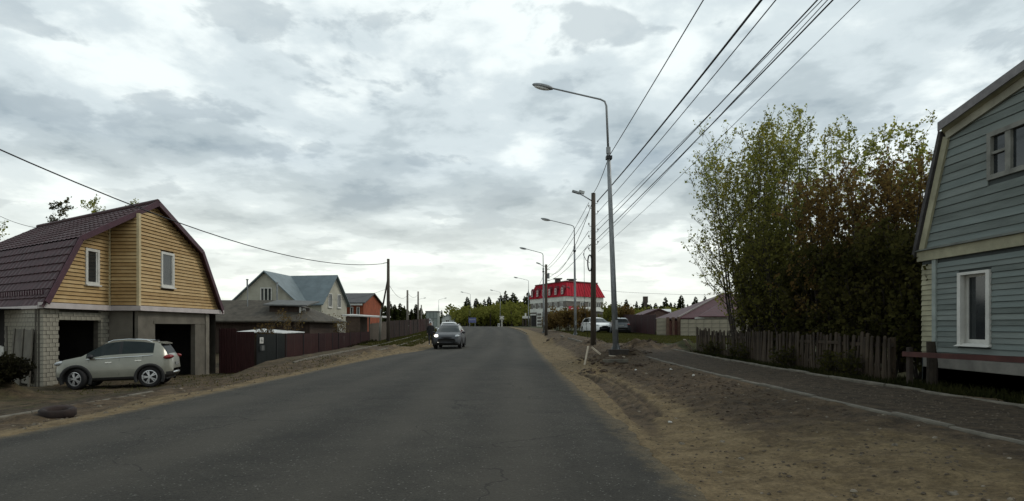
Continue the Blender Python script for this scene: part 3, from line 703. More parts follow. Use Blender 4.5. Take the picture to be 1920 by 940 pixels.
    for wx in wxs:
        for s in (1, -1):
            tw = thing('wheel', None, None, (wx, s * .80, wr)); tw.parent = root
            tw.rotation_euler = (0, 0, (steer if wx > 0 else 0) + (0 if s > 0 else math.pi))
            R_ = wr
            inst('tyre', MB().lathe_y([(R_ * .64, -.1), (R_ * .9, -.115), (R_ * .985, -.09), (R_, -.05), (R_, .05), (R_ * .985, .09), (R_ * .9, .115), (R_ * .66, .1), (R_ * .64, .06)], 28).mesh('tyre', tyre_m, True), tw)
            rm_ = MB().lathe_y([(R_ * .66, .02), (R_ * .68, .1), (R_ * .6, .105), (R_ * .58, .06)], 28)
            for k in range(5):
                for dl in (-.13, .13):
                    a = 2 * math.pi * k / 5; b = a + dl * 1.3
                    rm_.bar((.05 * math.cos(a + dl), .09, .05 * math.sin(a + dl)), (R_ * .62 * math.cos(b), .08, R_ * .62 * math.sin(b)), .035, .03, up=(0, 1, 0))
            rm_.lathe_y([(.0, .105), (.05, .105), (.06, .08)], 12)
            inst('rim', rm_.mesh('rim', rim_m), tw)
            inst('brake_disc', MB().lathe_y([(0, .03), (R_ * .5, .03), (R_ * .6, .0)], 20).mesh('brake_disc', black_m), tw)
    for wx in wxs:
        for s in (1, -1):
            a_ = MB(); vv = []; NA = 22
            for k in range(NA + 1):
                an = R(-24) + R(228) * k / NA; ca, sa = math.cos(an), math.sin(an); yo = s * (ip('w', wx / sx) * 1.012)
                for rr_, yy in ((RA - .03, yo - s * .12), (RA - .03, yo + s * .012), (RA + (.05 if cladding else .012), yo + s * .012), (RA + (.065 if cladding else .02), yo - s * .03)): vv.append((wx + rr_ * ca, yy, wr + rr_ * sa))
            a_.add(vv, [(4 * k + j, 4 * k + 4 + j, 4 * k + 5 + j, 4 * k + 1 + j) for k in range(NA) for j in range(3)])
            inst('arch_lip', a_.mesh('arch_lip', clad_m if cladding else paint, True), root)
    zb0 = ip('belt', 1.9)
    for s in (1, -1):
        rot = Euler((0, R(18), s * R(-32))).to_matrix()
        inst('headlight', MB().ell((X(2.02), s * .64, zb0 - .0), (.17, .2, .075), rot, 12, 8).mesh('headlight', lit_l if (lit and s < 0) else clear_l, True), root)
        inst('fog_lamp', MB().ell((X(2.12), s * .62, .42), (.06, .09, .055), None, 10, 6).mesh('fog_lamp', lit_l if (lit and s < 0) else clear_l, True), root)
        zt_ = ip('belt', -1.9) - .04
        inst('tail_light', MB().ell((X(-2.05), s * .70, zt_), (.20, .135, .08), Euler((0, R(8), s * R(38))).to_matrix(), 12, 8).mesh('tail_light', red_l, True), root)
        mz = ip('belt', .85) + .09
        mr_ = MB().ell((X(.80), s * 1.0, mz), (.09, .12, .08), None, 10, 8); mr_.bar((X(.86), s * .86, mz - .06), (X(.82), s * .95, mz - .03), .06, .04)
        inst('wing_mirror', mr_.mesh('wing_mirror', paint if not cladding else black_m, True), root)
        for hx in (.18, -.95):
            inst('door_handle', MB().box((X(hx), s * (ip('w', hx) * .985 + .012), ip('belt', hx) - .14), (.19, .03, .035)).mesh('door_handle', chrome), root)
        pts = [(X(x), s * ip('w', x) * .962, ip('belt', x) + .005) for x in np.linspace(-1.5, 1.0, 14)] + []
        inst('beltline_trim', MB().tube(pts, .014, 5).mesh('beltline_trim', chrome), root)
        if rails: inst('roof_rail', MB().tube([(X(x), s * (ip('wt', x) * .93), zf(x) + (-.03 if x in (-1.4, .3) else .012)) for x in (-1.4, -1.2, -.5, .1, .3)], .018, 6).mesh('roof_rail', chrome), root)
        for dx in (.92, -.22, -1.12):
            inst('door_seam', MB().bar((X(dx), s * (ip('w', dx) * 1.003 + .001), ip('bot', 0) + .18), (X(dx), s * (ip('w', dx) * .96), ip('belt', dx)), .008, .006).mesh('door_seam', black_m), root)
    inst('grille', MB().ell((X(2.19), 0, zb0 - .12), (.06, .42, .08), None, 12, 6).mesh('grille', black_m, True), root)
    inst('lower_intake', MB().ell((X(2.17), 0, .42), (.07, .5, .1), None, 12, 6).mesh('lower_intake', black_m, True), root)
    sp = MB(); zsp = zf(-1.75); sp.prism([(X(-1.66), -.56, zsp + .05), (X(-1.93), -.5, zsp - .0), (X(-1.93), -.5, zsp - .04), (X(-1.7), -.56, zsp - .02)], (0, 1.12, 0))
    inst('spoiler', sp.mesh('spoiler', paint), root)
    inst('rear_bumper_trim', MB().ell((X(-2.2), 0, ip('bot', -2.1) + .14), (.07, .62, .05), None, 14, 6).mesh('rear_bumper_trim', chrome if cladding else black_m, True), root)
    inst('licence_plate', MB().box((X(-2.235), 0, .78), (.02, .5, .11)).mesh('licence_plate', mat('dusty_plate', (.2, .2, .19), .6)), root)
    inst('antenna', MB().prism([(X(-1.25), -.03, zf(-1.25)), (X(-1.5), -.03, zf(-1.4)), (X(-1.5), -.03, zf(-1.4) + .07)], (0, .06, 0)).mesh('antenna', black_m), root)
    return root
green_silver = mat('silver_green_paint', (0.24, 0.236, 0.195), .36, .1, 2, metal=.3, coat=.4)
suv = thing('parked_suv', 'silver-green SUV parked nose-in before the open garages of the yellow house', 'car', (-12.98, 19.5, -.6), math.pi + R(19))
make_car(suv, dict(SUVP, L=3.45, wb=2.12), green_silver, True, True, steer=R(-24))
# seat the wheels on the sloping ground
def seat(o, wb, extra=0.0):
    h = o.rotation_euler.z; f = Vector((math.cos(h), math.sin(h), 0)); n = Vector((-f.y, f.x, 0)); p = o.location
    zf_ = [gz(*(p + f * a * wb / 2 + n * b * .8).xy) for a in (1, -1) for b in (1, -1)]
    o.location.z = sum(zf_) / 4 + .0 + extra; pitch = math.atan(((zf_[0] + zf_[1]) - (zf_[2] + zf_[3])) / 2 / wb); roll = math.atan(((zf_[0] + zf_[2]) - (zf_[1] + zf_[3])) / 2 / 1.6)
    o.rotation_euler = (Matrix.Rotation(h, 3, 'Z') @ Matrix.Rotation(-pitch, 3, 'Y') @ Matrix.Rotation(roll, 3, 'X')).to_euler()
seat(suv, 2.0); suv.scale = (.95, .95, .95)
grey_paint = mat('grey_car_paint', (0.055, 0.058, 0.063), .5, .08, 2, metal=.1, coat=.15)
onc = thing('oncoming_car', 'dark grey crossover with roof rails driving towards the viewer', 'car', (-4.25, 40.2, float(ZR(40)) + .03), -math.pi / 2)
make_car(onc, dict(SUVP, L=4.4), grey_paint, True, True, lit=True)
fol = thing('following_car', 'pale car mostly hidden behind the oncoming dark grey crossover', 'car', (-5.55, 51.5, float(ZR(51.5)) + .02), -math.pi / 2 + .02)
make_car(fol, HATP, mat('pale_car_paint', (0.45, 0.46, 0.45), .3, .08, 2, metal=.2, coat=.8), False, False)
wh = thing('parked_hatchback', 'white car parked on the grass behind the wooden utility pole', 'car', (XA(1119, 57), 57.5, 0), R(-74))
make_car(wh, dict(HATP, L=4.15), mat('white_car_paint', (0.74, 0.74, 0.72), .3, .05, 2, coat=.8), False, False); seat(wh, 2.5)
dg = thing('parked_estate', 'dark grey car seen from behind, parked beside the white car', 'car', (XA(1161, 56), 56, 0), R(84))
make_car(dg, dict(HATP, L=4.3), mat('graphite_car_paint', (0.06, 0.065, 0.07), .32, .08, 2, metal=.3, coat=.7), False, False); seat(dg, 2.5)
fc = thing('distant_car', 'far car with bright headlights at the left roadside', 'car', (-14.6, 101, float(ZR(101)) - .0), -math.pi / 2 + .12)
make_car(fc, HATP, mat('far_car_paint', (0.3, 0.3, 0.3), .4, .08, 2), False, False)
for ch in fc.children:
    if ch.name.startswith(('headlight', 'fog_lamp')): ch.data.materials[0] = lit_l

# ------------------------------------------------------------------ pale green boarded house on the right
def right_house():
    X0 = 9.09; root = thing('clapboard_house', 'pale blue-green clapboard house with cream trim at the right edge', 'house', (X0 + 3, 9, .1))
    blue = mat('blue_green_board', (0.175, 0.205, 0.192), .85, .25, 1.6, .2, 25, col2=(0.122, 0.146, 0.138), stretch=(2, .4, 3)); back = mat('board_backing', (0.05, 0.058, 0.056), .9, .2, 3)
    BT = [blue, mat('blue_green_board_faded', (0.195, 0.22, 0.203), .85, .3, 1.3, .2, 25, col2=(0.125, 0.145, 0.135), stretch=(2, .4, 3)), mat('blue_green_board_dirty', (0.155, 0.178, 0.165), .9, .35, 1.8, .25, 25, col2=(0.095, 0.11, 0.10), stretch=(2, .5, 3))]
    creamb = mat('cream_board', (0.27, 0.255, 0.17), .7, .25, 2, .2, 25); zb = 2.83; zt = 3.08
    y_far, y_near = 13.0, 5.0; ky_f, ky_n, kz = 12.25, 5.75, 5.5; pkz = 6.12; pky = 9.0
    DE = 8.0
    wl = (11.14, 11.88, 1.02, 2.48); wu = (9.55, 11.15, 4.2, 5.04)
    def wall(poly_outer_rows):
        pass
    # backing wall with window openings, in strips
    bk = MB()
    bk.bb(X0, X0 + .12, y_near, wl[0], .1, zb); bk.bb(X0, X0 + .12, wl[1], y_far, .1, zb); bk.bb(X0, X0 + .12, wl[0], wl[1], .1, wl[2]); bk.bb(X0, X0 + .12, wl[0], wl[1], wl[3], zb)
    bk.build('wall', back, root)
    up = MB(); e = .12
    yat = lambda z, far: (y_far + (ky_f - y_far) * (z - zt) / (kz - zt)) if far else (y_near + (ky_n - y_near) * (z - zt) / (kz - zt))
    up.prism([(X0, wu[1], zt), (X0, yat(zt, 1), zt), (X0, ky_f, kz), (X0, wu[1], kz + (pkz - kz) * (ky_f - wu[1]) / (ky_f - pky))], (e, 0, 0))
    up.prism([(X0, wu[0], zt), (X0, wu[1], zt), (X0, wu[1], wu[2]), (X0, wu[0], wu[2])], (e, 0, 0))
    up.prism([(X0, wu[0], wu[3]), (X0, wu[1], wu[3]), (X0, wu[1], kz + (pkz - kz) * (ky_f - wu[1]) / (ky_f - pky)), (X0, wu[0], kz + (pkz - kz) * (ky_f - wu[0]) / (ky_f - pky))], (e, 0, 0))
    up.prism([(X0, y_near, zt), (X0, wu[0], zt), (X0, wu[0], kz + (pkz - kz) * (ky_f - wu[0]) / (ky_f - pky)), (X0, pky, pkz), (X0, ky_n, kz)], (e, 0, 0))
    up.build('gable_wall', back, root)
    def board(y0, y1, z0, h, m, name='board'):
        j = rnd.uniform(-.003, .003); t = rnd.uniform(-.004, .004)
        v = [(X0 - .001, y0, z0), (X0 - .033 - j, y0, z0), (X0 - .012, y0, z0 + h - .006), (X0 - .001, y0, z0 + h - .006), (X0 - .001, y1, z0 + t), (X0 - .033 - j, y1, z0 + t), (X0 - .012, y1, z0 + h - .006 + t), (X0 - .001, y1, z0 + h - .006 + t)]
        MB().add(v, [(0, 1, 2, 3), (7, 6, 5, 4), (0, 4, 5, 1), (1, 5, 6, 2), (2, 6, 7, 3), (3, 7, 4, 0)]).build(name, m, root)
    z = .74; h = .112
    while z + h < zb + .01:
        segs = [(y_near, 12.52)]
        if z + h > wl[2] - .02 and z < wl[3] + .02: segs = [(y_near, wl[0] - .04), (wl[1] + .04, 12.52)]
        for a, b in segs: board(a, b, z, h, rnd.choice(BT))
        board(12.63, 12.99, z, h, creamb)
        z += h
    z = zt; h = .166
    while z < 6.3:
        yf = yat(z + h * .5, 1) if z < kz - h else ky_f - (z + h - kz) / (pkz - kz) * (ky_f - pky)
        yn = yat(z + h * .5, 0) if z < kz - h else ky_n + (z + h - kz) / (pkz - kz) * (pky - ky_n)
        if yf - yn > .3:
            segs = [(yn, yf)]
            if z + h > wu[2] and z < wu[3]: segs = [(yn, wu[0] - .03), (wu[1] + .03, yf)]
            for a, b in segs:
                if b - a > .05: board(a, b, z, h, rnd.choice(BT))
        z += h
    MB().bb(X0 - .055, X0 - .002, 12.52, 12.63, .5, zb).build('corner_board', mat('pale_corner', (0.25, 0.28, 0.26), .7, .2, 3), root)
    # cream belt course and drip board
    MB().bb(X0 - .08, X0 - .002, y_near - .05, y_far + .06, zb, zt - .02).build('belt_board', creamb, root)
    MB().prism([(X0 - .14, y_near - .05, zt - .03), (X0 - .002, y_near - .05, zt + .05), (X0 - .002, y_near - .05, zt - .03)], (0, 8.12, 0)).build('drip_board', mat('mossy_drip', (0.10, 0.105, 0.09), .9, .3, 3), root)
    MB().bb(X0 - .05, X0 - .002, y_near, 12.9, .52, .735).build('plinth_board', mat('pale_plinth', (0.17, 0.16, 0.14), .8, .3, 2.5), root)
    MB().bb(X0 - .0, X0 + .2, y_near, 12.98, -.2, .52).build('foundation', conc, root)
    # cream boards along the raking edges
    a = Vector((X0 - .05, yat(zt, 1) - .07, zt)); b = Vector((X0 - .05, ky_f - .05, kz - .16))
    MB().bar(a, b, .16, .05, up=(-1, 0, 0)).build('rake_board', creamb, root)
    wb_ = mat('grey_cream_board', (0.27, 0.26, 0.2), .75, .25, 2)
    MB().bar((X0 - .058, ky_f - .06, kz - .13), (X0 - .058, pky, pkz - .15), .17, .05, up=(-1, 0, 0)).build('rake_board', wb_, root)
    # soffit and roof
    rf = mat('slate_roof', (0.05, 0.046, 0.045), .8, .35, 6, .4, 20)
    OV = .2
    def plane(a, b, th=.09, nm='roof_slope'):
        a = Vector(a); b = Vector(b); n = Vector((1, 0, 0)).cross(b - a).normalized()
        if n.z < 0: n = -n
        if abs(n.z) < .3 and n.y * ((a.y + b.y) / 2 - 9) < 0: n = -n
        MB().prism([a, b, b + n * th, a + n * th], (DE + OV, 0, 0)).build(nm, rf, root)
    plane((X0 - OV, ky_f - .04, kz + .06), (X0 - OV, pky, pkz)); plane((X0 - OV, ky_n + .04, kz + .06), (X0 - OV, pky, pkz))
    plane((X0 - .12, y_far + .1, zt - .15), (X0 - .12, ky_f + .02, kz - .02)); plane((X0 - .12, y_near - .1, zt - .15), (X0 - .12, ky_n - .02, kz - .02))
    MB().prism([(X0 - OV - .03, ky_f - .03, kz - .04), (X0 - OV - .03, pky, pkz - .06), (X0 - OV - .03, pky, pkz + .1), (X0 - OV - .03, ky_f - .03, kz + .14)], (.03, 0, 0)).build('verge_board', mat('grey_verge', (0.16, 0.15, 0.15), .7, .3, 4), root)
    MB().prism([(X0 - OV, ky_f - .1, kz - .0), (X0 - OV, pky, pkz - .05), (X0, pky, pkz - .05), (X0, ky_f + .05, kz - .1)], (0, 0, -.02)).build('soffit', creamb, root)
    # side and rear walls
    s = MB(); s.bb(X0 + .12, X0 + DE, y_far - .12, y_far, .1, zt); s.bb(X0 + .12, X0 + DE, y_near, y_near + .12, .1, zt); s.bb(X0 + DE, X0 + DE + .1, y_near, y_far, .1, zt)
    s.prism([(X0 + DE, y_near, zt), (X0 + DE, y_far, zt), (X0 + DE, ky_f, kz), (X0 + DE, pky, pkz), (X0 + DE, ky_n, kz)], (.1, 0, 0)); s.build('side_wall', blue, root)
    MB().bb(X0 + .12, X0 + DE, y_near + .12, y_far - .12, 2.9, 2.95).build('ceiling', dark_in, root)
    # ground-floor window: deep white reveal
    y0, y1, z0, z1 = wl
    w_ = thing('window', None, None, (X0, (y0 + y1) / 2, z0)); w_.parent = root; w_.matrix_parent_inverse = parent_world(root).inverted()
    fr = MB(); t = .055
    for a, b, c, d in ((y0 - .03, y0 + t, z0, z1), (y1 - t, y1 + .03, z0, z1), (y0 + t, y1 - t, z1 - t, z1)): fr.bb(X0 - .06, X0 + .02, a, b, c, d)
    fr.build('casing', white_paint, w_)
    rv = MB(); rv.bb(X0 + .021, X0 + .13, y0, y0 + .02, z0, z1).bb(X0 + .02, X0 + .13, y1 - .02, y1, z0, z1).bb(X0 + .02, X0 + .13, y0 + .02, y1 - .02, z1 - .02, z1); rv.build('reveal', white_paint, w_)
    sh = MB(); 
    for a, b, c, d in ((y0 + .02, y0 + .09, z0 + .02, z1 - .02), (y1 - .09, y1 - .02, z0 + .02, z1 - .02), (y0 + .09, y1 - .09, z1 - .1, z1 - .02), (y0 + .09, y1 - .09, z0 + .02, z0 + .12)): sh.bb(X0 + .08, X0 + .13, a, b, c, d)
    sh.build('sash', white_paint, w_); MB().bb(X0 + .1, X0 + .11, y0 + .08, y1 - .08, z0 + .1, z1 - .09).build('pane', glass, w_)
    MB().prism([(X0 - .12, y0 - .05, z0 - .02), (X0 + .02, y0 - .05, z0 + .04), (X0 + .1, y0 - .05, z0 + .04), (X0 + .1, y0 - .05, z0 - .02)], (0, y1 - y0 + .1, 0)).build('sill', white_paint, w_)
    # upper window
    y0, y1, z0, z1 = wu; gcol = mat('weathered_frame', (0.17, 0.17, 0.15), .8, .3, 4)
    w_ = thing('window', None, None, (X0, (y0 + y1) / 2, z0)); w_.parent = root; w_.matrix_parent_inverse = parent_world(root).inverted()
    fr = MB(); t = .06
    for a, b, c, d in ((y0 - .03, y0 + t, z0 - .03, z1 + .03), (y1 - t, y1 + .03, z0 - .03, z1 + .03), (y0 + t, y1 - t, z1 - t, z1 + .03), (y0 + t, y1 - t, z0 - .03, z0 + t)): fr.bb(X0 - .05, X0 + .06, a, b, c, d)
    fr.build('casing', gcol, w_)
    ym = 10.72; MB().bb(X0 - .035, X0 + .05, ym - .06, ym + .06, z0 + t, z1 - t).build('mullion', gcol, w_)
    MB().bb(X0 - .03, X0 + .05, ym + .06, y1 - t, z0 + .44, z0 + .49).build('transom', gcol, w_)
    MB().bb(X0 + .02, X0 + .03, y0 + t, ym - .06, z0 + t, z1 - t).build('pane', glass, w_); MB().bb(X0 + .02, X0 + .03, ym + .06, y1 - t, z0 + t, z0 + .44).build('pane', glass, w_); MB().bb(X0 + .02, X0 + .03, ym + .06, y1 - t, z0 + .49, z1 - t).build('pane', glass, w_)
    MB().bb(X0 + .12, X0 + .14, y_near, y_far, .2, 6.2) if 0 else None
right_house()

# low rail with posts before the house
rl = thing('rail_fence', 'low red-brown single-rail barrier in front of the clapboard house', 'fence', (7.5, 10, .15))
mat('dark_stump', (.03, .022, .016), .9, .4, 4); rb = mat('red_brown_rail', (0.06, 0.02, 0.016), .8, .3, 3)
MB().bar((8.2, 12.3, .82), (8.15, 5.5, .92), .05, .1).build('rail', rb, rl)
for y in (5.6, 8.6, 12.2): MB().bb(8.23, 8.31, y - .05, y + .05, -.1, .98 + .05 * math.sin(y)).build('post', MATS['dark_stump'], rl)
tag(MB().tube([(8.72, 12.2, -.1), (8.74, 12.2, .6), (8.72, 12.22, 1.08)], [.11, .1, .08], 9).build('tree_stump', mat('dark_stump_bark', (.03, .023, .016), .95, .4, 5, .4)), 'tall dark stump at the corner of the clapboard house', 'stump')

# picket fence
pf = thing('picket_fence', 'dark weathered picket fence in front of the spring trees', 'fence', (8.0, 18, .1))
pm_ = mat('picket_wood', (0.036, 0.024, 0.014), .9, .5, 2.5, .4, 20, stretch=(5, 5, .6)); pm2 = mat('picket_wood_pale', (0.055, 0.039, 0.024), .9, .4, 2.5, .4, 20, stretch=(5, 5, .6))
def picket_mesh(wd, h, m):
    return MB().prism([(-.012, -wd / 2, 0), (-.012, wd / 2, 0), (-.012, wd / 2, h - .03), (-.012, wd * .15, h), (-.012, -wd / 2, h - .015)], (.024, 0, 0)).mesh('picket', m)
PK = [picket_mesh(.10, 1.12, pm_), picket_mesh(.085, 1.06, pm_), picket_mesh(.11, 1.16, pm2), picket_mesh(.095, 1.09, pm2)]
y = 13.0; i = 0
while y < 26.6:
    x = 8.4 + .05 * math.sin(y * .9)
    o = inst('picket', PK[rnd.choice((0, 0, 1, 1, 2, 3))], pf, (x - 8, y - 18, float(ZYR(y)) - .14 + rnd.uniform(-.03, .03)), (rnd.gauss(.04, .025), rnd.gauss(0, .03), rnd.gauss(0, .06)))
    y += .122 + rnd.uniform(-.012, .02); i += 1
for z in (.42, .98):
    for a in np.arange(12.95, 26.2, 2.2): MB().bar((8.45, a, z), (8.45, min(a + 2.2, 26.7), z + rnd.uniform(-.03, .03)), .04, .08).build('rail', pm_, pf)
for a in np.arange(13.1, 26.8, 2.2): MB().tube([(8.52, a, -.1), (8.52 + rnd.uniform(-.05, .05), a, 1.15)], .06, 7).build('post', pm_, pf)

# ------------------------------------------------------------------ lamps, poles, wires
def street_lamp(label, x, y, h=9.4, lean=0.0, arm=2.3, side=-1, simple=False, flange=True, group=None):
    z0 = gz(x, y)
    r_ = thing('street_lamp', label, 'street lamp', (x, y, z0), 0, group)
    top = Vector((lean, 0, h)); hh = h * .86
    sec = [(0, 0, 0), (lean * .3, 0, h * .3), (lean * .6, 0, h * .6), (lean * .8, 0, h * .8)]
    MB().tube(sec, [.115, .1, .082, .07], 10 if not simple else 6).build('pole', steel, r_, True, False)
    brm_ = [(lean * .8, 0, h * .79), (lean, 0, h - .25), (lean + side * .06, 0, h - .08), (lean + side * .22, 0, h + .0)]
    e = Vector((lean + side * (arm - .5), 0, h + .42)); brm_.append(tuple(e))
    MB().tube(brm_, [.045, .04, .036, .034, .03], 8 if not simple else 5).build('bracket', steel, r_, True, False)
    hd = thing('lamp_head', None, None, tuple(e)); hd.parent = r_
    rot = Euler((0, side * -R(12), 0)).to_matrix()
    a = MB(); a.ell((side * .33, 0, .06), (.42, .15, .095), rot, 14, 8); a.build('housing', steel, hd, True, False)
    MB().ell((side * .36, 0, .02), (.33, .12, .08), rot, 12, 6).build('lens', lamp_glass, hd, True, False)
    if not simple:
        MB().tube([(lean * .79, 0, h * .785), (lean * .8, 0, h * .81)], .085, 10).build('collar', steel, r_, False, False)
        MB().box((lean * .74, 0, h * .80 - .3), (.22, .22, .12)).build('wire_clamp', black_m, r_, False, False)
        MB().box((0, -.12, 1.0), (.1, .03, .35)).build('service_hatch', steel, r_, False, False)
    if flange:
        MB().lathe_y([(.0, .04), (.24, .04), (.24, -.02)], 12).build('base_flange', steel, r_, False, False).rotation_euler = (R(90), 0, 0)
        b = MB()
        for k in range(4):
            an = k * math.pi / 2 + .4; b.prism([(0.1 * math.cos(an), .1 * math.sin(an), .04), (.22 * math.cos(an), .22 * math.sin(an), .04), (.105 * math.cos(an), .105 * math.sin(an), .3)], (.012 * math.sin(an), -.012 * math.cos(an), 0))
        b.build('base_rib', steel, r_, False, False)
    return r_
L1 = street_lamp('nearest tall steel street lamp, tied to a cable, at the dug-up verge', 3.9, 22, 9.45, -.36, 2.55)
street_lamp('second steel street lamp, behind the wooden utility pole', XA(1079, 48), 48, 9.0, -.1, 2.5)
street_lamp('third steel street lamp, before the left end of the red-roofed building', XA(1020, 63), 63, 8.6, -.1, 2.3)
street_lamp('fourth steel street lamp, just left of the red-roofed building', XA(991, 108), 108, 8.6, 0, 2.5, simple=True, flange=False)
for x, y, s, nm in ((-3.0, 150, -1, 'distant street lamp against the wood on the right of the bend'), (1.0, 192, -1, 'far street lamp beyond the level-crossing sign'), (-11.2, 158, -1, 'distant street lamp left of the blue road sign'),
                    (-24.0, 192, 1, 'small street lamp beside the grey box building'), (-30.5, 190, 1, 'small street lamp among the left-hand poles')):
    street_lamp(nm, x, y, 7.4 if y < 140 else 8.8, 0, 2.4, s, simple=True, flange=False)
street_lamp('street lamp standing behind the viewpoint on the right verge', 4.3, -9, 9.4, 0, 2.4)

def wood_pole(label, x, y, h, r=.13, lean=(0, 0), mat_=None, name='utility_pole'):
    z0 = gz(x, y); r_ = thing(name, label, 'utility pole', (x, y, z0))
    MB().tube([(0, 0, -.2), (lean[0] * .5, lean[1] * .5, h * .5), (lean[0], lean[1], h)], [r * 1.15, r, r * .82], 10).build('pole', mat_ or pole_wood, r_, True, False)
    return r_, z0
# main wooden pole on the right
mp_, mz = wood_pole('dark wooden utility pole with small lamp and coil, behind the nearest street lamp', 4.3, 31, 8.0, .135)
MB().tube([(-.1, 0, 7.6), (-.5, 0, 7.85), (-.8, 0, 8.0)], .03, 6).build('lamp_arm', steel, mp_, True, False)
hd = MB(); hd.box((-.92, 0, 8.05), (.42, .2, .1), Euler((0, R(17), 0)).to_matrix()); hd.build('lamp_head', steel, mp_, False, False)
MB().box((-.62, 0, 8.05), (.3, .16, .14), Euler((0, R(17), 0)).to_matrix()).build('ballast_box', mat('pale_grey_box', (.4, .41, .4), .6), mp_, False, False)
ins = mat('porcelain', (0.3, 0.29, 0.27), .3, .1, 3)
for z, s in ((7.45, 1), (7.2, -1), (6.9, 1), (6.25, -1), (5.95, 1), (5.6, -1), (5.3, 1), (4.95, -1)):
    MB().tube([(0, 0, z), (s * .2, 0, z), (s * .24, 0, z + .09)], .014, 5).build('hook', black_m, mp_, True, False)
    MB().ell((s * .24, 0, z + .13), (.04, .04, .06), None, 8, 6).build('insulator', ins, mp_, True, False)
coil = [(-.17, -.12 + .03 * math.sin(k * .9), 3.95 + .0) for k in range(1)]
cpts = [(-.2 + .11 * math.cos(2 * math.pi * k / 20), -.1, 4.3 + .42 * math.sin(2 * math.pi * k / 20)) for k in range(21)]
MB().tube(cpts, .035, 6).build('cable_coil', black_m, mp_, True, False)
MB().tube([(-.15, -.1, 5.3), (-.45, -.1, 5.0), (-.55, -.1, 4.75), (-.4, -.1, 4.45), (-.2, -.1, 4.3)], .014, 5).build('drop_cable', black_m, mp_, True, False)
MB().tube([(-.5, -.05, 4.85), (-.48, -.05, 2.0), (-.3, -.05, .3)], .012, 5).build('drop_cable', black_m, mp_, True, False)
p2, z2 = wood_pole('wooden utility pole with box, beside the third street lamp', XA(1024, 56), 56, 6.8, .13)
MB().box((.22, 0, 5.7), (.2, .2, .5)).build('fuse_box', steel, p2, False, False)
MB().tube([(0, 0, 6.6), (-.4, 0, 6.7), (-.6, 0, 6.85)], .03, 5).build('lamp_arm', steel, p2, True, False); MB().box((-.75, 0, 6.9), (.4, .18, .1), Euler((0, R(20), 0)).to_matrix()).build('lamp_head', steel, p2, False, False)
for z in (6.3, 5.3, 5.0): MB().tube([(-.1, 0, z), (.35, 0, z)], .02, 5).build('hook', black_m, p2, True, False)
pb, zbk = wood_pole('wooden utility pole standing behind the viewpoint', 6.6, -7, 8.6, .135)
# left poles
lp, lz = wood_pole('tall dark utility pole with a leaning strut beside the left fence', XA(728, 46), 46, 6.5, .13)
MB().tube([(-.75, .3, -.1), (-.62, .3, 2.6)], .09, 8).build('strut_stub', mat('pale_pole', (.2, .19, .16), .9), lp, True, False)
MB().tube([(-.66, .3, 1.9), (-.05, .05, 4.9)], [.075, .06], 8).build('strut', pole_wood, lp, True, False)
MB().bar((0, -.12, 6.2), (-.35, -.12, 6.15), .05).build('hook', black_m, lp, False, False)
pole_grey = mat('grey_concrete_pole', (0.17, 0.155, 0.13), .9, .3, 3)
q1, z1_ = wood_pole('slim grey pole, nearer of the pair beyond the left utility pole', XA(764, 68), 68, 5.1, .13, mat_=pole_grey)
q2, z2_ = wood_pole('slim grey pole, farther of the pair beyond the left utility pole', XA(784, 84), 84, 5.6, .13, mat_=pole_grey)
q3, z3_ = wood_pole('short far pole left of the grey box building', XA(790, 100), 100, 4.0, .12, mat_=pole_grey)
lpb, _z = wood_pole('utility pole out of sight beyond the left edge', -15.2, 9.4, 8.2, .13)

wire_m = mat('wire', (0.012, 0.012, 0.013), .6, .1, 3)
def wire(label, a, b, sag, rad=.012, group=None, n=24):
    a = Vector(a); b = Vector(b); pts = []
    for i in range(n + 1):
        t = i / n; p = a.lerp(b, t); p.z -= sag * 4 * t * (1 - t); pts.append(p)
    return tag(MB().tube(pts, rad, 5, False).build('overhead_wire', wire_m, None, True, fix=False), label, 'wire', group)
def wire_px(label, a, px, py, z_there, yend, sag, rad):
    """a: attachment on the pole; the wire leaves the top of the picture near (px,py) at height z_there, going on to yend"""
    d = (z_there - CAMH) * F / (HY - py); q = Vector((XA(px, d), d, z_there)); a = Vector(a)
    t = (yend - a.y) / (q.y - a.y); b = a + (q - a) * t; b.z = a.z + (q.z - a.z)
    # include sag at q so that it passes there
    tq = 1 / t; zline = a.z + (b.z - a.z) * tq
    b.z += (z_there + sag * 4 * tq * (1 - tq) - zline) / tq
    return wire(label, a, b, sag, rad)
mt = Vector((4.3, 31, mz))
wire_px('thick overhead cable, leftmost of those leaving the dark wooden pole', mt + Vector((.2, 0, 7.55)), 1428, 0, 7.5, -7, .35, .026)
wire_px('overhead wire just right of the thick cable', mt + Vector((.24, 0, 7.0)), 1455, 0, 7.4, -7, .3, .012)
wire_px('overhead wire, first of the four close-set parallel wires', mt + Vector((.24, 0, 6.05)), 1533, 0, 7.0, -7, .2, .014)
wire_px('overhead wire, second of the four close-set parallel wires', mt + Vector((-.2, 0, 5.95)), 1542, 0, 6.9, -7, .2, .008)
wire_px('overhead wire, third of the four close-set parallel wires', mt + Vector((.24, 0, 5.4)), 1552, 0, 6.75, -7, .2, .008)
wire_px('overhead wire, last of the four close-set parallel wires', mt + Vector((-.2, 0, 5.2)), 1562, 0, 6.7, -7, .2, .014)
wire_px('thin overhead wire farthest right, passing the tree tops', mt + Vector((.24, 0, 4.9)), 1613, 0, 6.6, -7, .35, .007)
lt = Vector((3.9 - .27, 22, gz(3.9, 22) + 7.3))
wire_px('overhead cable from the nearest street lamp up out of the picture', lt, 1319, 0, 8.4, -9, .15, .014)
wire('overhead cable between the nearest street lamp and the wooden pole', lt, mt + Vector((0, 0, 8.0)), .15, .014)
p2t = Vector((XA(1024, 56), 56, z2)); l2t = Vector((XA(1077, 48), 48, gz(XA(1079, 48), 48) + 6.3))
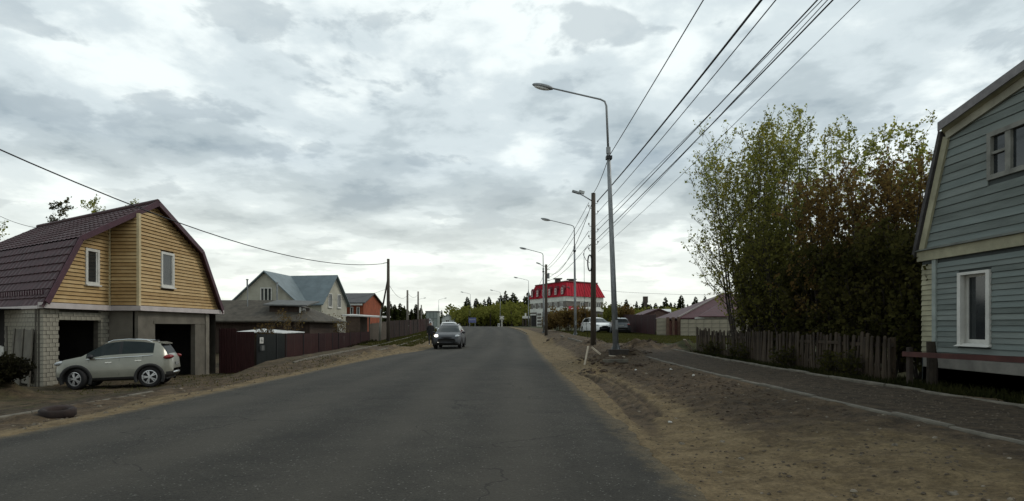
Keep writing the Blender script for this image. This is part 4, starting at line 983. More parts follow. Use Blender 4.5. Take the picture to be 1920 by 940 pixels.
for k, (za, zb_) in enumerate(((7.5, 6.4), (7.0, 6.2), (6.0, 5.4), (5.3, 5.2))):
    wire(('topmost', 'second', 'third', 'lowest')[k] + ' of four wires running from the dark pole to the pole by the third lamp', mt + Vector((-.24, 0, za)), p2t + Vector((-.1, 0, zb_)), .45, .013)
wire('sagging cable from the dark pole past the second street lamp', mt + Vector((-.1, 0, 7.4)), p2t + Vector((.2, 0, 6.0)), 1.3, .016)
p4 = Vector((XA(991, 108), 108, 9.0)); wire('far wires from the pole by the third lamp towards the fourth lamp', p2t + Vector((0, 0, 6.3)), p4 + Vector((0, 0, -2)), .8, .016)
wire('thin pale wire above the distant wood right of the red-roofed building', P(1130, 545, 60), P(1420, 552, 55), .2, .012)
lw = lp.location + Vector((-.35, -.12, 6.12))
wire('long sagging black cable from the left utility pole past the yellow house', lw, (-15.1, 9.5, 7.5), 1.65, .022)
wire('slack cable between the left utility pole and the nearer slim pole', lp.location + Vector((0, 0, 4.6)), q1.location + Vector((0, 0, 4.5)), .7, .014)
wire('slack cable between the two slim grey poles on the left', q1.location + Vector((0, 0, 4.8)), q2.location + Vector((0, 0, 5.2)), .5, .014)
wire('thin service wire from the left utility pole to the cream house', lp.location + Vector((0, 0, 4.2)), (-19.2, 62, 4.2), .3, .01)
wire('faint wire behind the roof of the yellow house', (-34, 38, 9.0), (-26.5, 33, 6.9), .2, .014)

# ------------------------------------------------------------------ houses and fences on the left
def gable_wing(root, a, b, wdt_dir, half, ze, zp, zb, wallm, roofm, ov=.35, roof=True, wall=True, both=True):
    """ridge from a to b (2D), half width along wdt_dir"""
    a = Vector((*a, 0)); b = Vector((*b, 0)); w = Vector((*wdt_dir, 0)).normalized(); d = (b - a)
    if wall:
        MB().prism([a - w * half + Vector((0, 0, zb)), a + w * half + Vector((0, 0, zb)), a + w * half + Vector((0, 0, ze)), a + Vector((0, 0, zp - .03)), a - w * half + Vector((0, 0, ze))], d).build('wall', wallm, root)
    if roof:
        dn = d.normalized(); sl = (zp - ze) / half
        for s in (-1, 1):
            e = w * s * (half + ov); zz = ze - sl * ov
            p = [a - dn * ov + Vector((0, 0, zp)), a - dn * ov + e + Vector((0, 0, zz)), a - dn * ov + e + Vector((0, 0, zz + .12)), a - dn * ov + Vector((0, 0, zp + .14))]
            MB().prism(p, d + dn * 2 * ov).build('roof_slope', roofm, root)
def window(root, c, u, wd, h, n, frame=white_paint, mull=1, depth=.06):
    """c centre, u horizontal direction, n outward normal"""
    c = Vector(c); u = Vector((*u, 0)).normalized(); n = Vector((*n, 0)).normalized(); z = Vector((0, 0, 1))
    w_ = thing('window', None, None, tuple(c)); w_.parent = root; w_.matrix_parent_inverse = parent_world(root).inverted()
    def slab(u0, u1, z0, z1, o0, o1):
        return [c + u * u0 + z * z0 + n * o0, c + u * u1 + z * z0 + n * o0, c + u * u1 + z * z1 + n * o0, c + u * u0 + z * z1 + n * o0], n * (o1 - o0)
    t = .09
    f = MB()
    for q in ((-wd / 2, -wd / 2 + t, -h / 2, h / 2), (wd / 2 - t, wd / 2, -h / 2, h / 2), (-wd / 2 + t, wd / 2 - t, h / 2 - t, h / 2), (-wd / 2 + t, wd / 2 - t, -h / 2, -h / 2 + t)): f.prism(*slab(*q, .002, depth))
    for k in range(mull):
        x = -wd / 2 + wd * (k + 1) / (mull + 1); f.prism(*slab(x - t / 2, x + t / 2, -h / 2 + t, h / 2 - t, .002, depth))
    f.build('frame', frame, w_)
    MB().prism(*slab(-wd / 2 + t, wd / 2 - t, -h / 2 + t, h / 2 - t, .003, .015)).build('pane', glass, w_)
    MB().prism(*slab(-wd / 2 - .06, wd / 2 + .06, -h / 2 - .07, -h / 2, .002, .12)).build('sill', frame, w_)
    return w_
cream_brick = mat('cream_brick_wall', (0.34, 0.325, 0.265), .9, .14, 1.5, .3, 12); blue_roof = mat('blue_grey_metal_roof', (0.115, 0.145, 0.155), .5, .2, 1.2, .05)
ch = thing('cream_house', 'cream two-storey house with blue-grey metal roof and two gables', 'house', (-22, 62, -.6))
gable_wing(ch, (-24.4, 58), (-24.0, 68.5), (1, .04), 2.95, 3.95, 6.75, -.8, cream_brick, blue_roof)
gable_wing(ch, (-19.1, 63.2), (-24.2, 64.2), (.18, 1), 2.85, 3.9, 6.78, -.8, cream_brick, blue_roof)
window(ch, (-24.3, 58, 4.55), (1, 0), 1.15, 1.35, (0, -1), mull=2)
for y_, dz in ((62.15, 0), (64.15, 0)):
    window(ch, (-19.1 + (y_ - 63.2) * .18, y_, 4.15), (.18, 1), .85, 1.5, (1, -.18), mull=0); window(ch, (-19.1 + (y_ - 63.2) * .18, y_ + (.1 if y_ > 63 else -.2), 1.55), (.18, 1), 1.1, 1.5, (1, -.18), mull=1)
for (x, y, z0, z1) in ((-26.4, 58.5, 4.2, 6.0), (-22.9, 57.2, 3.2, 5.6)):
    f = MB().tube([(x, y, z0), (x, y, z1)], .08, 8); f.ell((x, y, z1 + .05), (.14, .14, .07)); f.build('flue_pipe', steel, ch)
roof_old = mat('old_slate_roof', (0.062, 0.053, 0.040), .9, .4, 2.5, .5, 14); darkwood = mat('dark_board_wall', (0.045, 0.03, 0.022), .9, .4, 2.5, .3, 15, stretch=(4, 4, .5))
oh = thing('old_dark_house', 'low old dark house with brown slate hip roof and a dormer', 'house', (-17.5, 43, -.7))
MB().bb(-24, -14.0, 40.6, 47, -.9, 1.75).build('wall', darkwood, oh)
e = 1.68; rz_ = 3.25
def hip(pts, name='roof_slope'):
    mb = MB(); mb.prism(pts, (0, 0, .1)); return mb.build(name, roof_old, oh)
rl0, rl1 = Vector((-23.5, 43.8, rz_)), Vector((-16.6, 43.8, rz_))
hip([(-24.6, 40.1, e), (-13.5, 40.1, e), rl1, rl0]); hip([(-24.6, 47.5, e), rl0, rl1, (-13.5, 47.5, e)]); hip([(-13.5, 40.1, e), (-13.5, 47.5, e), rl1]); hip([(-24.6, 40.1, e), rl0, (-24.6, 47.5, e)])
MB().prism([(-17.2, 41.6, 1.9), (-15.0, 41.6, 1.9), (-15.0, 41.6, 2.75), (-17.2, 41.6, 2.95)], (0, 1.9, 0)).build('dormer_wall', darkwood, oh)
MB().prism([(-17.5, 41.2, 2.85), (-14.4, 41.2, 2.8), (-14.4, 43.9, 3.18), (-17.5, 43.9, 3.3)], (0, 0, .09)).build('dormer_roof', mat('dormer_slate', (.10, .1, .095), .8), oh)
window(oh, (-15.0, 42.2, 2.35), (0, 1), .6, .65, (1, 0), mull=0)
MB().bb(-15.03, -14.93, 41.45, 41.6, 1.75, 2.75).build('corner_post', white_paint, oh)
tag(MB().tube([(-19.2, 42.6, 2.6), (-19.2, 42.6, 4.4)], .035, 6).build('antenna_mast', steel), 'thin mast rising from the old dark roof', 'mast')
sh = thing('low_shed', 'low shed with pale sheet roof behind the maroon fence', 'shed', (-14.2, 35, -.9))
MB().prism([(-15.6, 33.2, 1.05), (-13.0, 33.2, .98), (-13.0, 36.8, 1.0), (-15.6, 36.8, 1.2)], (0, 0, .05)).build('roof', mat('pale_sheet', (.52, .52, .5), .6, .25, 2), sh); MB().bb(-15.4, -13.2, 33.4, 36.6, -.9, 1.0).build('wall', darkwood, sh)
ah = thing('grey_annex', 'small pale annex with sloping grey roof beside the cream house', 'shed', (-16.6, 52, -.4))
MB().prism([(-17.9, 50.4, 2.2), (-15.2, 50.4, 1.75), (-15.2, 54, 1.75), (-17.9, 54, 2.2)], (0, 0, .09)).build('roof', mat('grey_green_sheet', (.12, .125, .105), .8, .3, 2), ah); MB().bb(-17.6, -15.4, 50.7, 53.8, -.6, 1.76).build('wall', mat('pale_render', (.34, .33, .29), .9, .35, 1.5), ah)
orange = mat('orange_brick_wall', (0.23, 0.06, 0.027), .85, .2, 1.5, .2, 10); dark_roof = mat('charcoal_roof', (0.055, 0.052, 0.052), .6, .25, 2)
orh = thing('orange_house', 'bright orange-red house with dark roof beyond the cream house', 'house', (-20, 76, 0))
gable_wing(orh, (-18.2, 76.6), (-26, 77.6), (.1, 1), 3.4, 4.35, 5.6, -.4, orange, dark_roof, ov=.3)
MB().bb(-22, -18.6, 72.75, 72.95, 4.0, 4.2).build('eave_trim', white_paint, orh)
for x in (-20.9, -20.0, -19.2): window(orh, (x, 73.22, 3.15), (1, .0), .38, 1.35, (0, -1), mull=0)
cp = thing('carport', 'open-sided shed with flat pale roof between orange house and pole', 'shed', (-14.5, 58, 0))
MB().prism([(-16.6, 57.2, 2.42), (-12.6, 57.2, 2.22), (-12.6, 61, 2.3), (-16.6, 61, 2.55)], (0, 0, .12)).build('roof', mat('pale_roof_sheet', (.46, .45, .42), .7, .3, 2), cp)
MB().bb(-16.3, -14.9, 57.5, 60.5, -.1, 2.35).build('wall', mat('brown_board', (.075, .05, .035), .9, .3, 2), cp)
for x in (-14.0, -12.9): MB().bb(x - .06, x + .06, 57.5, 57.62, 0, 2.3).build('post', wood_dark, cp)

# profiled sheet fences: single sheets
def profile_mesh(w_, h, m, pitch=.115, dep=.022):
    n = max(2, int(w_ / pitch)); vs_ = []; fs = []
    prof = []
    for i in range(n):
        x = i * w_ / n; p = w_ / n; prof += [(x, 0), (x + p * .45, 0), (x + p * .55, dep), (x + p * .95, dep)]
    prof.append((w_, 0))
    for x, y in prof: vs_ += [(x, y, 0), (x, y, h)]
    fs = [(2 * i, 2 * i + 2, 2 * i + 3, 2 * i + 1) for i in range(len(prof) - 1)]
    mb = MB(); mb.add(vs_, fs); return mb.mesh('sheet', m)
def sheet_fence(label, pts, mats_, sheet=1.05, postm=None, cat='fence'):
    """pts: (x, y, zbase, ztop)"""
    r_ = thing('metal_fence', label, cat, pts[0][:3]); cache = {}
    for (x0, y0, b0, t0), (x1, y1, b1, t1) in zip(pts[:-1], pts[1:]):
        L_ = math.hypot(x1 - x0, y1 - y0); n = max(1, round(L_ / sheet)); an = math.atan2(y1 - y0, x1 - x0)
        for i in range(n):
            t = i / n; m = mats_[min(len(mats_) - 1, 0 if len(mats_) == 1 else rnd.randrange(len(mats_)))]
            key = (round(L_ / n, 2), m.name)
            if key not in cache: cache[key] = profile_mesh(L_ / n - .004, 1.0, m)
            zb_ = b0 + (b1 - b0) * (t + .5 / n); zt_ = t0 + (t1 - t0) * (t + .5 / n)
            o = inst('sheet', cache[key], r_, (x0 + (x1 - x0) * t - pts[0][0], y0 + (y1 - y0) * t - pts[0][1], zb_ - .15 - pts[0][2]), (rnd.uniform(-.01, .01), 0, an), (1, 1, zt_ - zb_ + .15 + rnd.uniform(-.012, .012)))
            if i % 2 == 0:
                MB().bb(x0 + (x1 - x0) * t - .03, x0 + (x1 - x0) * t + .03, y0 + (y1 - y0) * t + .04, y0 + (y1 - y0) * t + .1, zb_ - .2, zt_ + .03).build('post', postm or black_m, r_)
    return r_
maroon = mat('maroon_sheet', (0.034, 0.010, 0.010), .55, .2, 2); maroon2 = mat('maroon_sheet_faded', (0.044, 0.014, 0.012), .6, .25, 2); dkg = mat('black_green_sheet', (0.012, 0.014, 0.013), .5, .2, 2)
sheet_fence('tall maroon sheet gate between the yellow house and the dark panel', [(-14.35, 28.75, -.95, 1.35), (-12.55, 28.55, -.95, 1.08)], [maroon], .9)
sheet_fence('near-black sheet panel carrying the small house-number plate', [(-12.45, 28.6, -.95, 1.02), (-12.35, 31.9, -.95, .98)], [dkg])
sheet_fence('long low maroon sheet fence along the left footpath', [(-12.34, 31.95, -.95, .97), (-11.7, 39.5, -.5, .95), (-11.05, 45.6, -.15, .98)], [maroon, maroon2])
np_ = thing('number_plate', 'small white house-number plate on the near-black fence panel', 'sign', (-12.36, 28.95, .6))
MB().bb(-12.39, -12.37, 28.8, 29.2, .55, .85).build('plate', white_paint, np_)
for z in (.63, .7, .77): MB().bb(-12.368, -12.364, 28.88, 29.12, z - .015, z + .015).build('dark_bar', black_m, np_)
pbx = tag(MB().bb(-12.4, -12.3, 28.85, 29.15, .2, .45).build('mail_box', mat('dull_metal', (.09, .09, .085), .6)), 'small dull mail box below the house-number plate', 'mailbox')
wf = thing('board_fence', 'tall grey board fence just left of the left utility pole', 'fence', (-10.9, 47.5, 0))
bm_ = MB().bb(-.07, .07, -.012, .012, 0, 1.85).mesh('board', wood_dark)
for i in range(24):
    t = i / 23; inst('board', bm_, wf, (-11.05 + .35 * t + 10.9, 45.8 + 4.0 * t - 47.5, -.25 + .2 * t), (0, 0, math.atan2(4.0, .35)), (1, 1, 1 + rnd.uniform(-.02, .02)))
brown_s = mat('brown_sheet', (0.038, 0.022, 0.017), .7, .25, 2)
sheet_fence('brown sheet fence just right of the left utility pole', [(-10.6, 50.2, -.1, 1.85), (-10.3, 58.5, .2, 2.05)], [brown_s])
sheet_fence('far maroon-brown fence running behind the slim grey poles', [(-10.35, 59, .2, 2.0), (-11.6, 82, .7, 2.5)], [brown_s, maroon2], 2.0)
gb_ = thing('grey_box_building', 'small grey-green boxy building with framed panels down the left roadside', 'building', (-16.6, 118, 1.2))
MB().bb(-17.3, -15.0, 118, 122, 1.0, 4.3).build('wall', mat('grey_green_panel', (.22, .25, .23), .5, .15, 1), gb_); MB().bb(-17.45, -14.85, 117.85, 122.1, 4.3, 4.48).build('roof', mat('dark_roof_edge', (.06, .07, .065), .7), gb_)
for x in (-17.25, -16.5, -15.8, -15.05): MB().bb(x - .05, x + .05, 117.93, 118, 1.1, 4.3).build('frame_post', mat('panel_frame', (.13, .15, .14), .6), gb_)
MB().bb(-17.3, -15.0, 117.94, 118, 2.9, 3.0).build('frame_rail', MATS['panel_frame'], gb_)
fh = thing('distant_white_house', 'tiny pale house far down the road right of the grey box building', 'house', (-16.2, 150, 1.3))
gable_wing(fh, (-16.2, 148), (-16.2, 154), (1, 0), 1.5, 3.3, 4.3, 1.0, mat('far_pale_wall', (.4, .42, .4), .8), mat('far_roof', (.1, .13, .13), .7), ov=.2); window(fh, (-16.3, 148, 2.6), (1, 0), .9, .9, (0, -1))

# ------------------------------------------------------------------ red-roofed building
def red_building():
    Cc, Lc, Rc = Vector((12.05, 130, 0)), Vector((4.6, 147, 0)), Vector((21.4, 138, 0)); Bc = Lc + Rc - Cc
    root = thing('red_roof_building', 'commercial building with tall red mansard roof and white bands', 'building', (12.5, 140, 1.2))
    redm = mat('red_metal_roof', (0.36, 0.012, 0.026), .8, .25, .5, spec=.15, col2=(0.27, 0.012, 0.022)); wband = mat('white_band', (0.58, 0.58, 0.53), .7, .15, .8); grey = mat('grey_facade', (0.10, 0.088, 0.075), .85, .25, .6); strip = mat('window_strip_wall', (0.13, 0.115, 0.1), .8, .2, 1)
    cen = (Cc + Rc + Lc + Bc) / 4
    def ring(z0, z1, m, name, off=0.0):
        q = [cen + (p - cen) * (1 + off) for p in (Cc, Rc, Bc, Lc)]
        return MB().prism([p + Vector((0, 0, z0)) for p in q], (0, 0, z1 - z0)).build(name, m, root)
    ring(.6, 4.8, grey, 'ground_floor'); ring(4.8, 5.65, wband, 'white_band', .012); ring(5.65, 7.0, strip, 'upper_floor'); ring(7.0, 8.1, wband, 'white_band', .012)
    lo = [cen + (p - cen) * 1.05 + Vector((0, 0, 8.1)) for p in (Cc, Rc, Bc, Lc)]; hi = [cen + (p - cen) * .84 + Vector((0, 0, 11.5)) for p in (Cc, Rc, Bc, Lc)]
    rf = MB(); rf.add(lo + hi, [(0, 1, 5, 4), (1, 2, 6, 5), (2, 3, 7, 6), (3, 0, 4, 7), (4, 5, 6, 7), (0, 3, 2, 1)]); ro = rf.build('mansard_roof', redm, root)
    cap = MB(); hz = [cen + (p - cen) * .87 + Vector((0, 0, 11.45)) for p in (Cc, Rc, Bc, Lc)]; cap.prism(hz, (0, 0, .22)); cap.build('roof_cap', mat('dark_red_cap', (.16, .05, .045), .7), root)
    # standing seams on both faces
    for i0, i1, n in ((0, 1, 14), (3, 0, 22)):
        for k in range(n + 1):
            t = k / n; a = lo[i0].lerp(lo[i1], t); b = hi[i0].lerp(hi[i1], t); nr = Vector(((a - cen).x, (a - cen).y, 0)).normalized() * .05
            MB().bar(a + nr, b + nr, .07, .07).build('seam', redm, ro)
    # dormers on the left face
    u = (Lc - Cc).normalized(); n = Vector((u.y, -u.x, 0)) if Vector((u.y, -u.x, 0)).dot(Cc - Rc) > 0 else Vector((-u.y, u.x, 0))
    for k in range(6):
        t = .09 + k * .165; a = lo[0].lerp(lo[3], t); b = hi[0].lerp(hi[3], t); base = a.lerp(b, .12); top = a.lerp(b, .62); w_ = .62
        d_ = thing('dormer', None, None, tuple(base)); d_.parent = root; d_.matrix_parent_inverse = parent_world(root).inverted()
        fz = base + n * .12
        pts = [fz - u * w_, fz + u * w_, fz + u * w_ + Vector((0, 0, 1.6)), fz + Vector((0, 0, 2.1)), fz - u * w_ + Vector((0, 0, 1.6))]
        MB().prism(pts, -n * 1.6).build('dormer_body', mat('dark_red_dormer', (.12, .012, .018), .6), d_)
        fr = MB(); o = n * .03
        for q0, q1 in ((-w_ * .75, -w_ * .55), (w_ * .55, w_ * .75)): fr.prism([fz + u * q0 + o + Vector((0, 0, .15)), fz + u * q1 + o + Vector((0, 0, .15)), fz + u * q1 + o + Vector((0, 0, 1.5)), fz + u * q0 + o + Vector((0, 0, 1.5))], n * .05)
        for z0 in (.1, .75, 1.4): fr.prism([fz - u * w_ * .55 + o + Vector((0, 0, z0)), fz + u * w_ * .55 + o + Vector((0, 0, z0)), fz + u * w_ * .55 + o + Vector((0, 0, z0 + .13)), fz - u * w_ * .55 + o + Vector((0, 0, z0 + .13))], n * .05)
        fr.build('window_frame', mat('pink_white_frame', (.6, .45, .43), .6), d_)
        pn = MB(); pn.prism([fz - u * w_ * .55 + n * .01 + Vector((0, 0, .2)), fz + u * w_ * .55 + n * .01 + Vector((0, 0, .2)), fz + u * w_ * .55 + n * .01 + Vector((0, 0, 1.4)), fz - u * w_ * .55 + n * .01 + Vector((0, 0, 1.4))], n * .01); pn.build('pane', glass, d_)
    for k in range(6):
        c = Cc.lerp(Lc, .12 + k * .15) + Vector((0, 0, 6.33)); window(root, c, u.xy, 1.5, 1.15, n.xy, mull=1)
    v = (Rc - Cc).normalized(); m = Vector((v.y, -v.x, 0))
    for k in range(3): window(root, Cc.lerp(Rc, .42 + k * .22) + Vector((0, 0, 6.33)), v.xy, 1.4, 1.15, m.xy, mull=1)
    window(root, Cc.lerp(Rc, .48) + Vector((0, 0, 4.2)), v.xy, 1.1, 1.0, m.xy, mull=0); window(root, Cc.lerp(Rc, .62) + Vector((0, 0, 4.2)), v.xy, .8, 1.0, m.xy, mull=0)
    def panel(p0, p1, z0, z1, nn, o, mm, nm):
        MB().prism([p0 + nn * o + Vector((0, 0, z0)), p1 + nn * o + Vector((0, 0, z0)), p1 + nn * o + Vector((0, 0, z1)), p0 + nn * o + Vector((0, 0, z1))], nn * .08).build(nm, mm, root)
    panel(Cc.lerp(Rc, .04), Cc.lerp(Rc, .30), 4.85, 5.85, m, .22, mat('red_sign_board', (.45, .015, .05), .4), 'red_sign')
    panel(Cc.lerp(Rc, .09), Cc.lerp(Rc, .25), 5.25, 5.42, m, .31, wband, 'sign_lettering')
    panel(Cc.lerp(Rc, .33), Cc.lerp(Rc, .63), 4.9, 5.75, m, .22, mat('white_sign_board', (.7, .7, .66), .5), 'white_sign')
    for k in range(4): panel(Cc.lerp(Rc, .36 + k * .062), Cc.lerp(Rc, .40 + k * .062), 5.15, 5.45, m, .305, mat('grey_letter', (.3, .27, .24), .6), 'sign_lettering')
    panel(Cc.lerp(Rc, .74), Cc.lerp(Rc, .92), 4.9, 5.75, m, .22, MATS['white_sign_board'], 'white_sign')
    panel(Cc.lerp(Lc, .04), Cc.lerp(Lc, .28), 4.45, 5.2, n, .25, wband, 'canopy_board')
    panel(Cc.lerp(Lc, .62), Cc.lerp(Lc, .78), 1.3, 4.8, n, .15, wband, 'white_pier')
    for k in range(4): panel(Cc.lerp(Lc, .645), Cc.lerp(Lc, .755), 1.6 + k * .8, 2.1 + k * .8, n, .24, strip, 'pier_panel')
    panel(Cc.lerp(Lc, .80), Cc.lerp(Lc, .98), 4.1, 4.4, n, .2, wband, 'porch_lintel')
    panel(Cc.lerp(Lc, .83), Cc.lerp(Lc, .95), 1.2, 4.0, n, .02, dark_in, 'doorway'); panel(Cc.lerp(Lc, .42), Cc.lerp(Lc, .56), 1.2, 4.0, n, .02, mat('dark_red_door', (.1, .02, .02), .7), 'doorway')
    window(root, Cc.lerp(Lc, .3) + Vector((0, 0, 3.1)), u.xy, 1.6, 1.3, n.xy, mull=1); window(root, Cc.lerp(Lc, .12) + Vector((0, 0, 2.9)), u.xy, 1.8, 1.0, n.xy, mull=1)
    for x, y, s in ((10.6, 136, .9), (14.0, 138, 1.0)):
        v_ = MB(); v_.bb(x - .7 * s, x + .7 * s, y - .6, y + .6, 11.6, 12.2); v_.bb(x - 1.1 * s, x + 1.1 * s, y - .8, y + .8, 12.3, 12.5); v_.bb(x - .9 * s, x - .8 * s, y, y + .1, 12.2, 12.3); v_.build('roof_vent', mat('dark_vent', (.06, .055, .05), .8), root)
red_building()

# ------------------------------------------------------------------ yard on the right
sheet_fence('dark red sheet fence running back beside the grass on the right', [(12.05, 49.3, .62, 2.38), (11.7, 62, .8, 2.62)], [mat('dark_red_sheet', (0.035, 0.009, 0.010), .6, .2, 2)], 1.2)
blockm = mat('pale_block', (0.27, 0.24, 0.18), .9, .2, 2, .4, 12); mort = mat('block_mortar', (0.15, 0.13, 0.1), .95)
def block_wall(label, a, b, z0, z1, bw=.55, bh=.33):
    a = Vector(a); b = Vector(b); r_ = thing('block_wall', label, 'wall', (a.x, a.y, z0)); L_ = (b - a).length; u = (b - a).normalized(); an = math.atan2(u.y, u.x); n = Vector((u.y, -u.x, 0)) * .0
    MB().prism([a + Vector((0, 0, z0 - .3)), b + Vector((0, 0, z0 - .3)), b + Vector((0, 0, z1 - .02)), a + Vector((0, 0, z1 - .02))], Vector((-u.y, u.x, 0)) * .2).build('mortar_core', mort, r_)
    me = MB().box((0, 0, 0), (bw - .03, .12, bh - .03)).mesh('block', blockm)
    nc = int(L_ / bw); nr = int((z1 - z0) / bh) + 1
    for j in range(nr):
        for i in range(nc):
            q = a + u * ((i + .5) * L_ / nc); inst('block', me, r_, (q.x - a.x, q.y - a.y, z1 - z0 - (j + .5) * bh), (0, 0, an), (L_ / nc / bw, 1 + rnd.uniform(-.1, .1), 1))
    return r_
block_wall('short pale block wall left of the brown gate', (XA(1231, 48), 48, 0), (XA(1250, 47.6), 47.6, 0), .6, 2.08)
block_wall('longer pale block wall in front of the maroon-roofed house', (XA(1276, 46.5), 46.5, 0), (19.5, 44.5, 0), .55, 1.95)
bg = thing('brown_gate', 'dark brown gate between the two pale block walls', 'gate', (XA(1263, 47), 47, .6))
for p in (1252, 1262, 1272.5): MB().bb(XA(p, 47) - .1, XA(p, 47) + .1, 46.9, 47.15, .4, 2.12).build('gate_post', mat('brown_gate_post', (.10, .06, .04), .8), bg)
for i in range(6): MB().bb(XA(1253, 47) + i * .13, XA(1253, 47) + i * .13 + .12, 47.0, 47.04, .62, 1.85).build('gate_board', mat('brown_gate_board', (.075, .028, .02), .8), bg)
mh = thing('maroon_roof_house', 'low house with broad maroon hip roof behind the block wall', 'house', (18, 56, .6))
mrf = mat('maroon_roof_sheet', (0.06, 0.02, 0.024), .6, .25, 1.5, .1, 10); MB().bb(15.3, 24, 52.5, 60, .4, 2.2).build('wall', mat('brown_wall', (.14, .11, .08), .9), mh)
def hp(pts): return MB().prism(pts, (0, 0, .1)).build('roof_slope', mrf, mh)
hp([(14.6, 51.6, 2.05), (25, 51.6, 2.05), (21.0, 56, 4.45), (20.2, 56, 4.45)]); hp([(14.6, 51.6, 2.05), (20.2, 56, 4.45), (14.6, 60.6, 2.05)]); hp([(25, 51.6, 2.05), (25, 60.6, 2.05), (21, 56, 4.45)]); hp([(14.6, 60.6, 2.05), (20.2, 56, 4.45), (21, 56, 4.45), (25, 60.6, 2.05)])
MB().bar((14.62, 51.6, 2.2), (20.2, 56, 4.6), .16, .1).build('hip_cap', mat('grey_hip_cap', (.2, .17, .16), .7), mh)
MB().bar((XA(1303, 51.5), 51.5, 2.12), (XA(1390, 51.5), 51.5, 2.14), .12, .16).build('gutter', white_paint, mh)
MB().prism([(XA(1310, 50.5), 50.6, 2.2), (XA(1392, 50.5), 50.6, 2.2), (XA(1375, 53.5), 54.4, 3.8), (XA(1340, 53.5), 53.4, 3.2)], (0, 0, .08)).build('porch_roof', mrf, mh)
sh2 = thing('far_maroon_shed', 'small maroon-roofed outbuilding behind the brown gate', 'shed', (16.5, 72, .9))
gable_wing(sh2, (17.5, 70), (17.5, 76), (1, 0), 2.4, 2.5, 3.4, .6, mat('shed_wall', (.1, .06, .05), .9), mrf, ov=.2)
tk = thing('white_truck', 'white truck cab showing above the block wall', 'truck', (XA(1246, 100), 100, 1.2), -math.pi / 2 - .1)
cabm = mat('white_truck_paint', (.72, .72, .7), .4, .05, 2)
cb = MB(); cb.prism([(1.1, -.95, .6), (1.15, -.95, 1.5), (.9, -.95, 2.75), (.5, -.95, 3.1), (-.9, -.95, 3.15), (-.9, -.95, .6)], (0, 1.9, 0)); cb.build('cab', cabm, tk, False, False)
MB().prism([(1.165, -.8, 1.6), (.93, -.8, 2.6), (.95, .8, 2.6), (1.185, .8, 1.6)], (.02, 0, 0)).build('windshield', car_glass, tk, False, False)
MB().bb(1.1, 1.25, -.9, .9, .55, 1.0).build('bumper', black_m, tk, False, False)
for s in (1, -1):
    MB().bb(.75, .9, s * 1.05 - .1, s * 1.05 + .1, 1.9, 2.5).build('wing_mirror', black_m, tk, False, False)
    MB().lathe_y([(0, -.12), (.45, -.12), (.45, .12), (0, .12)], 16, (.3, s * .85, .3)).build('wheel', tyre_m, tk, False, False)
MB().bb(-5, -1, -1, 1, .6, 1.2).build('chassis', black_m, tk, False, False)
tag(MB().prism([P(1207, 568, 205), P(1215, 568, 205), P(1215, 556, 205), P(1207, 556, 205)], (0, 1.5, 0)).bb(XA(1208.5, 205), XA(1213.5, 205), 205.2, 206.2, 1, 9.7).build('tower', mat('tower_brick', (.07, .055, .045), .9)), 'small square tower top above the distant wood', 'tower')

# signs far down the road
xs_ = thing('crossing_sign', 'white X-shaped crossing sign on a pale post at the bend', 'sign', (-1.95, 113, 1.3))
MB().tube([(-1.95, 113, 1.2), (-1.95, 113, 3.4)], .09, 8).build('post', white_paint, xs_)
for s in (1, -1): MB().bar((-1.95 - .42 * s, 112.88 - .03 * s, 2.75), (-1.95 + .42 * s, 112.88 - .03 * s, 3.3), .03, .2).build('cross_arm', white_paint, xs_)
for s in (1, -1): MB().ell((-1.95 + .28 * s, 112.9, 2.35), (.16, .1, .16)).build('signal_lamp', black_m, xs_)
bx_ = thing('white_marker', 'low white marker board left of the crossing sign', 'sign', (-2.5, 112.6, 1.3)); MB().bb(-2.75, -2.35, 112.6, 112.66, 1.3, 1.95).build('board', white_paint, bx_); MB().bb(-2.62, -2.48, 112.57, 112.597, 1.5, 1.8).build('dark_mark', black_m, bx_)
bs = thing('blue_road_sign', 'blue direction board on two posts before the wood', 'sign', (-7.9, 116, 1.3))
MB().bb(-8.6, -7.1, 116, 116.06, 2.1, 3.1).build('board', mat('blue_sign', (.09, .1, .22), .5, .15, 2), bs)
for x in (-8.4, -7.3): MB().bb(x - .05, x + .05, 116.06, 116.14, 1.0, 3.1).build('post', steel, bs)
MB().bb(-8.45, -7.25, 115.99, 116, 2.66, 2.72).build('white_line', white_paint, bs)
ks = thing('white_kiosk', 'small dark stand with white top left of the red-roofed building', 'kiosk', (2.6, 112, 1.3))
MB().bb(2.0, 3.4, 112, 113, 2.9, 3.35).build('white_top', white_paint, ks); MB().bb(2.45, 2.75, 112.2, 112.8, 3.35, 3.9).build('finial', white_paint, ks)
for x in (2.1, 2.7, 3.3): MB().bb(x - .1, x + .1, 112.1, 112.9, 1.0, 2.9).build('pier', mat('dark_pier', (.05, .035, .03), .9), ks)

# ------------------------------------------------------------------ trees
bark = mat('grey_bark', (0.06, 0.05, 0.04), .9, .4, 5, .4); bark_d = mat('dark_bark', (0.028, 0.022, 0.018), .95, .4, 5, .4)
lf_green = leafmat('fresh_leaf', (0.11, 0.13, 0.03), (0.23, 0.245, 0.056), (0.38, 0.37, 0.085), .6)
lf_yellow = leafmat('yellow_green_leaf', (0.12, 0.125, 0.03), (0.25, 0.24, 0.055), (0.40, 0.36, 0.08), .6)
lf_brown = leafmat('brown_bud_leaf', (0.08, 0.052, 0.02), (0.15, 0.095, 0.035), (0.18, 0.14, 0.045), .5)
lf_olive2 = leafmat('olive_leaf', (0.06, 0.064, 0.018), (0.12, 0.118, 0.032), (0.19, 0.175, 0.045), .5)
lf_dark = leafmat('dark_leaf', (0.024, 0.026, 0.009), (0.048, 0.046, 0.015), (0.078, 0.07, 0.022), .4)
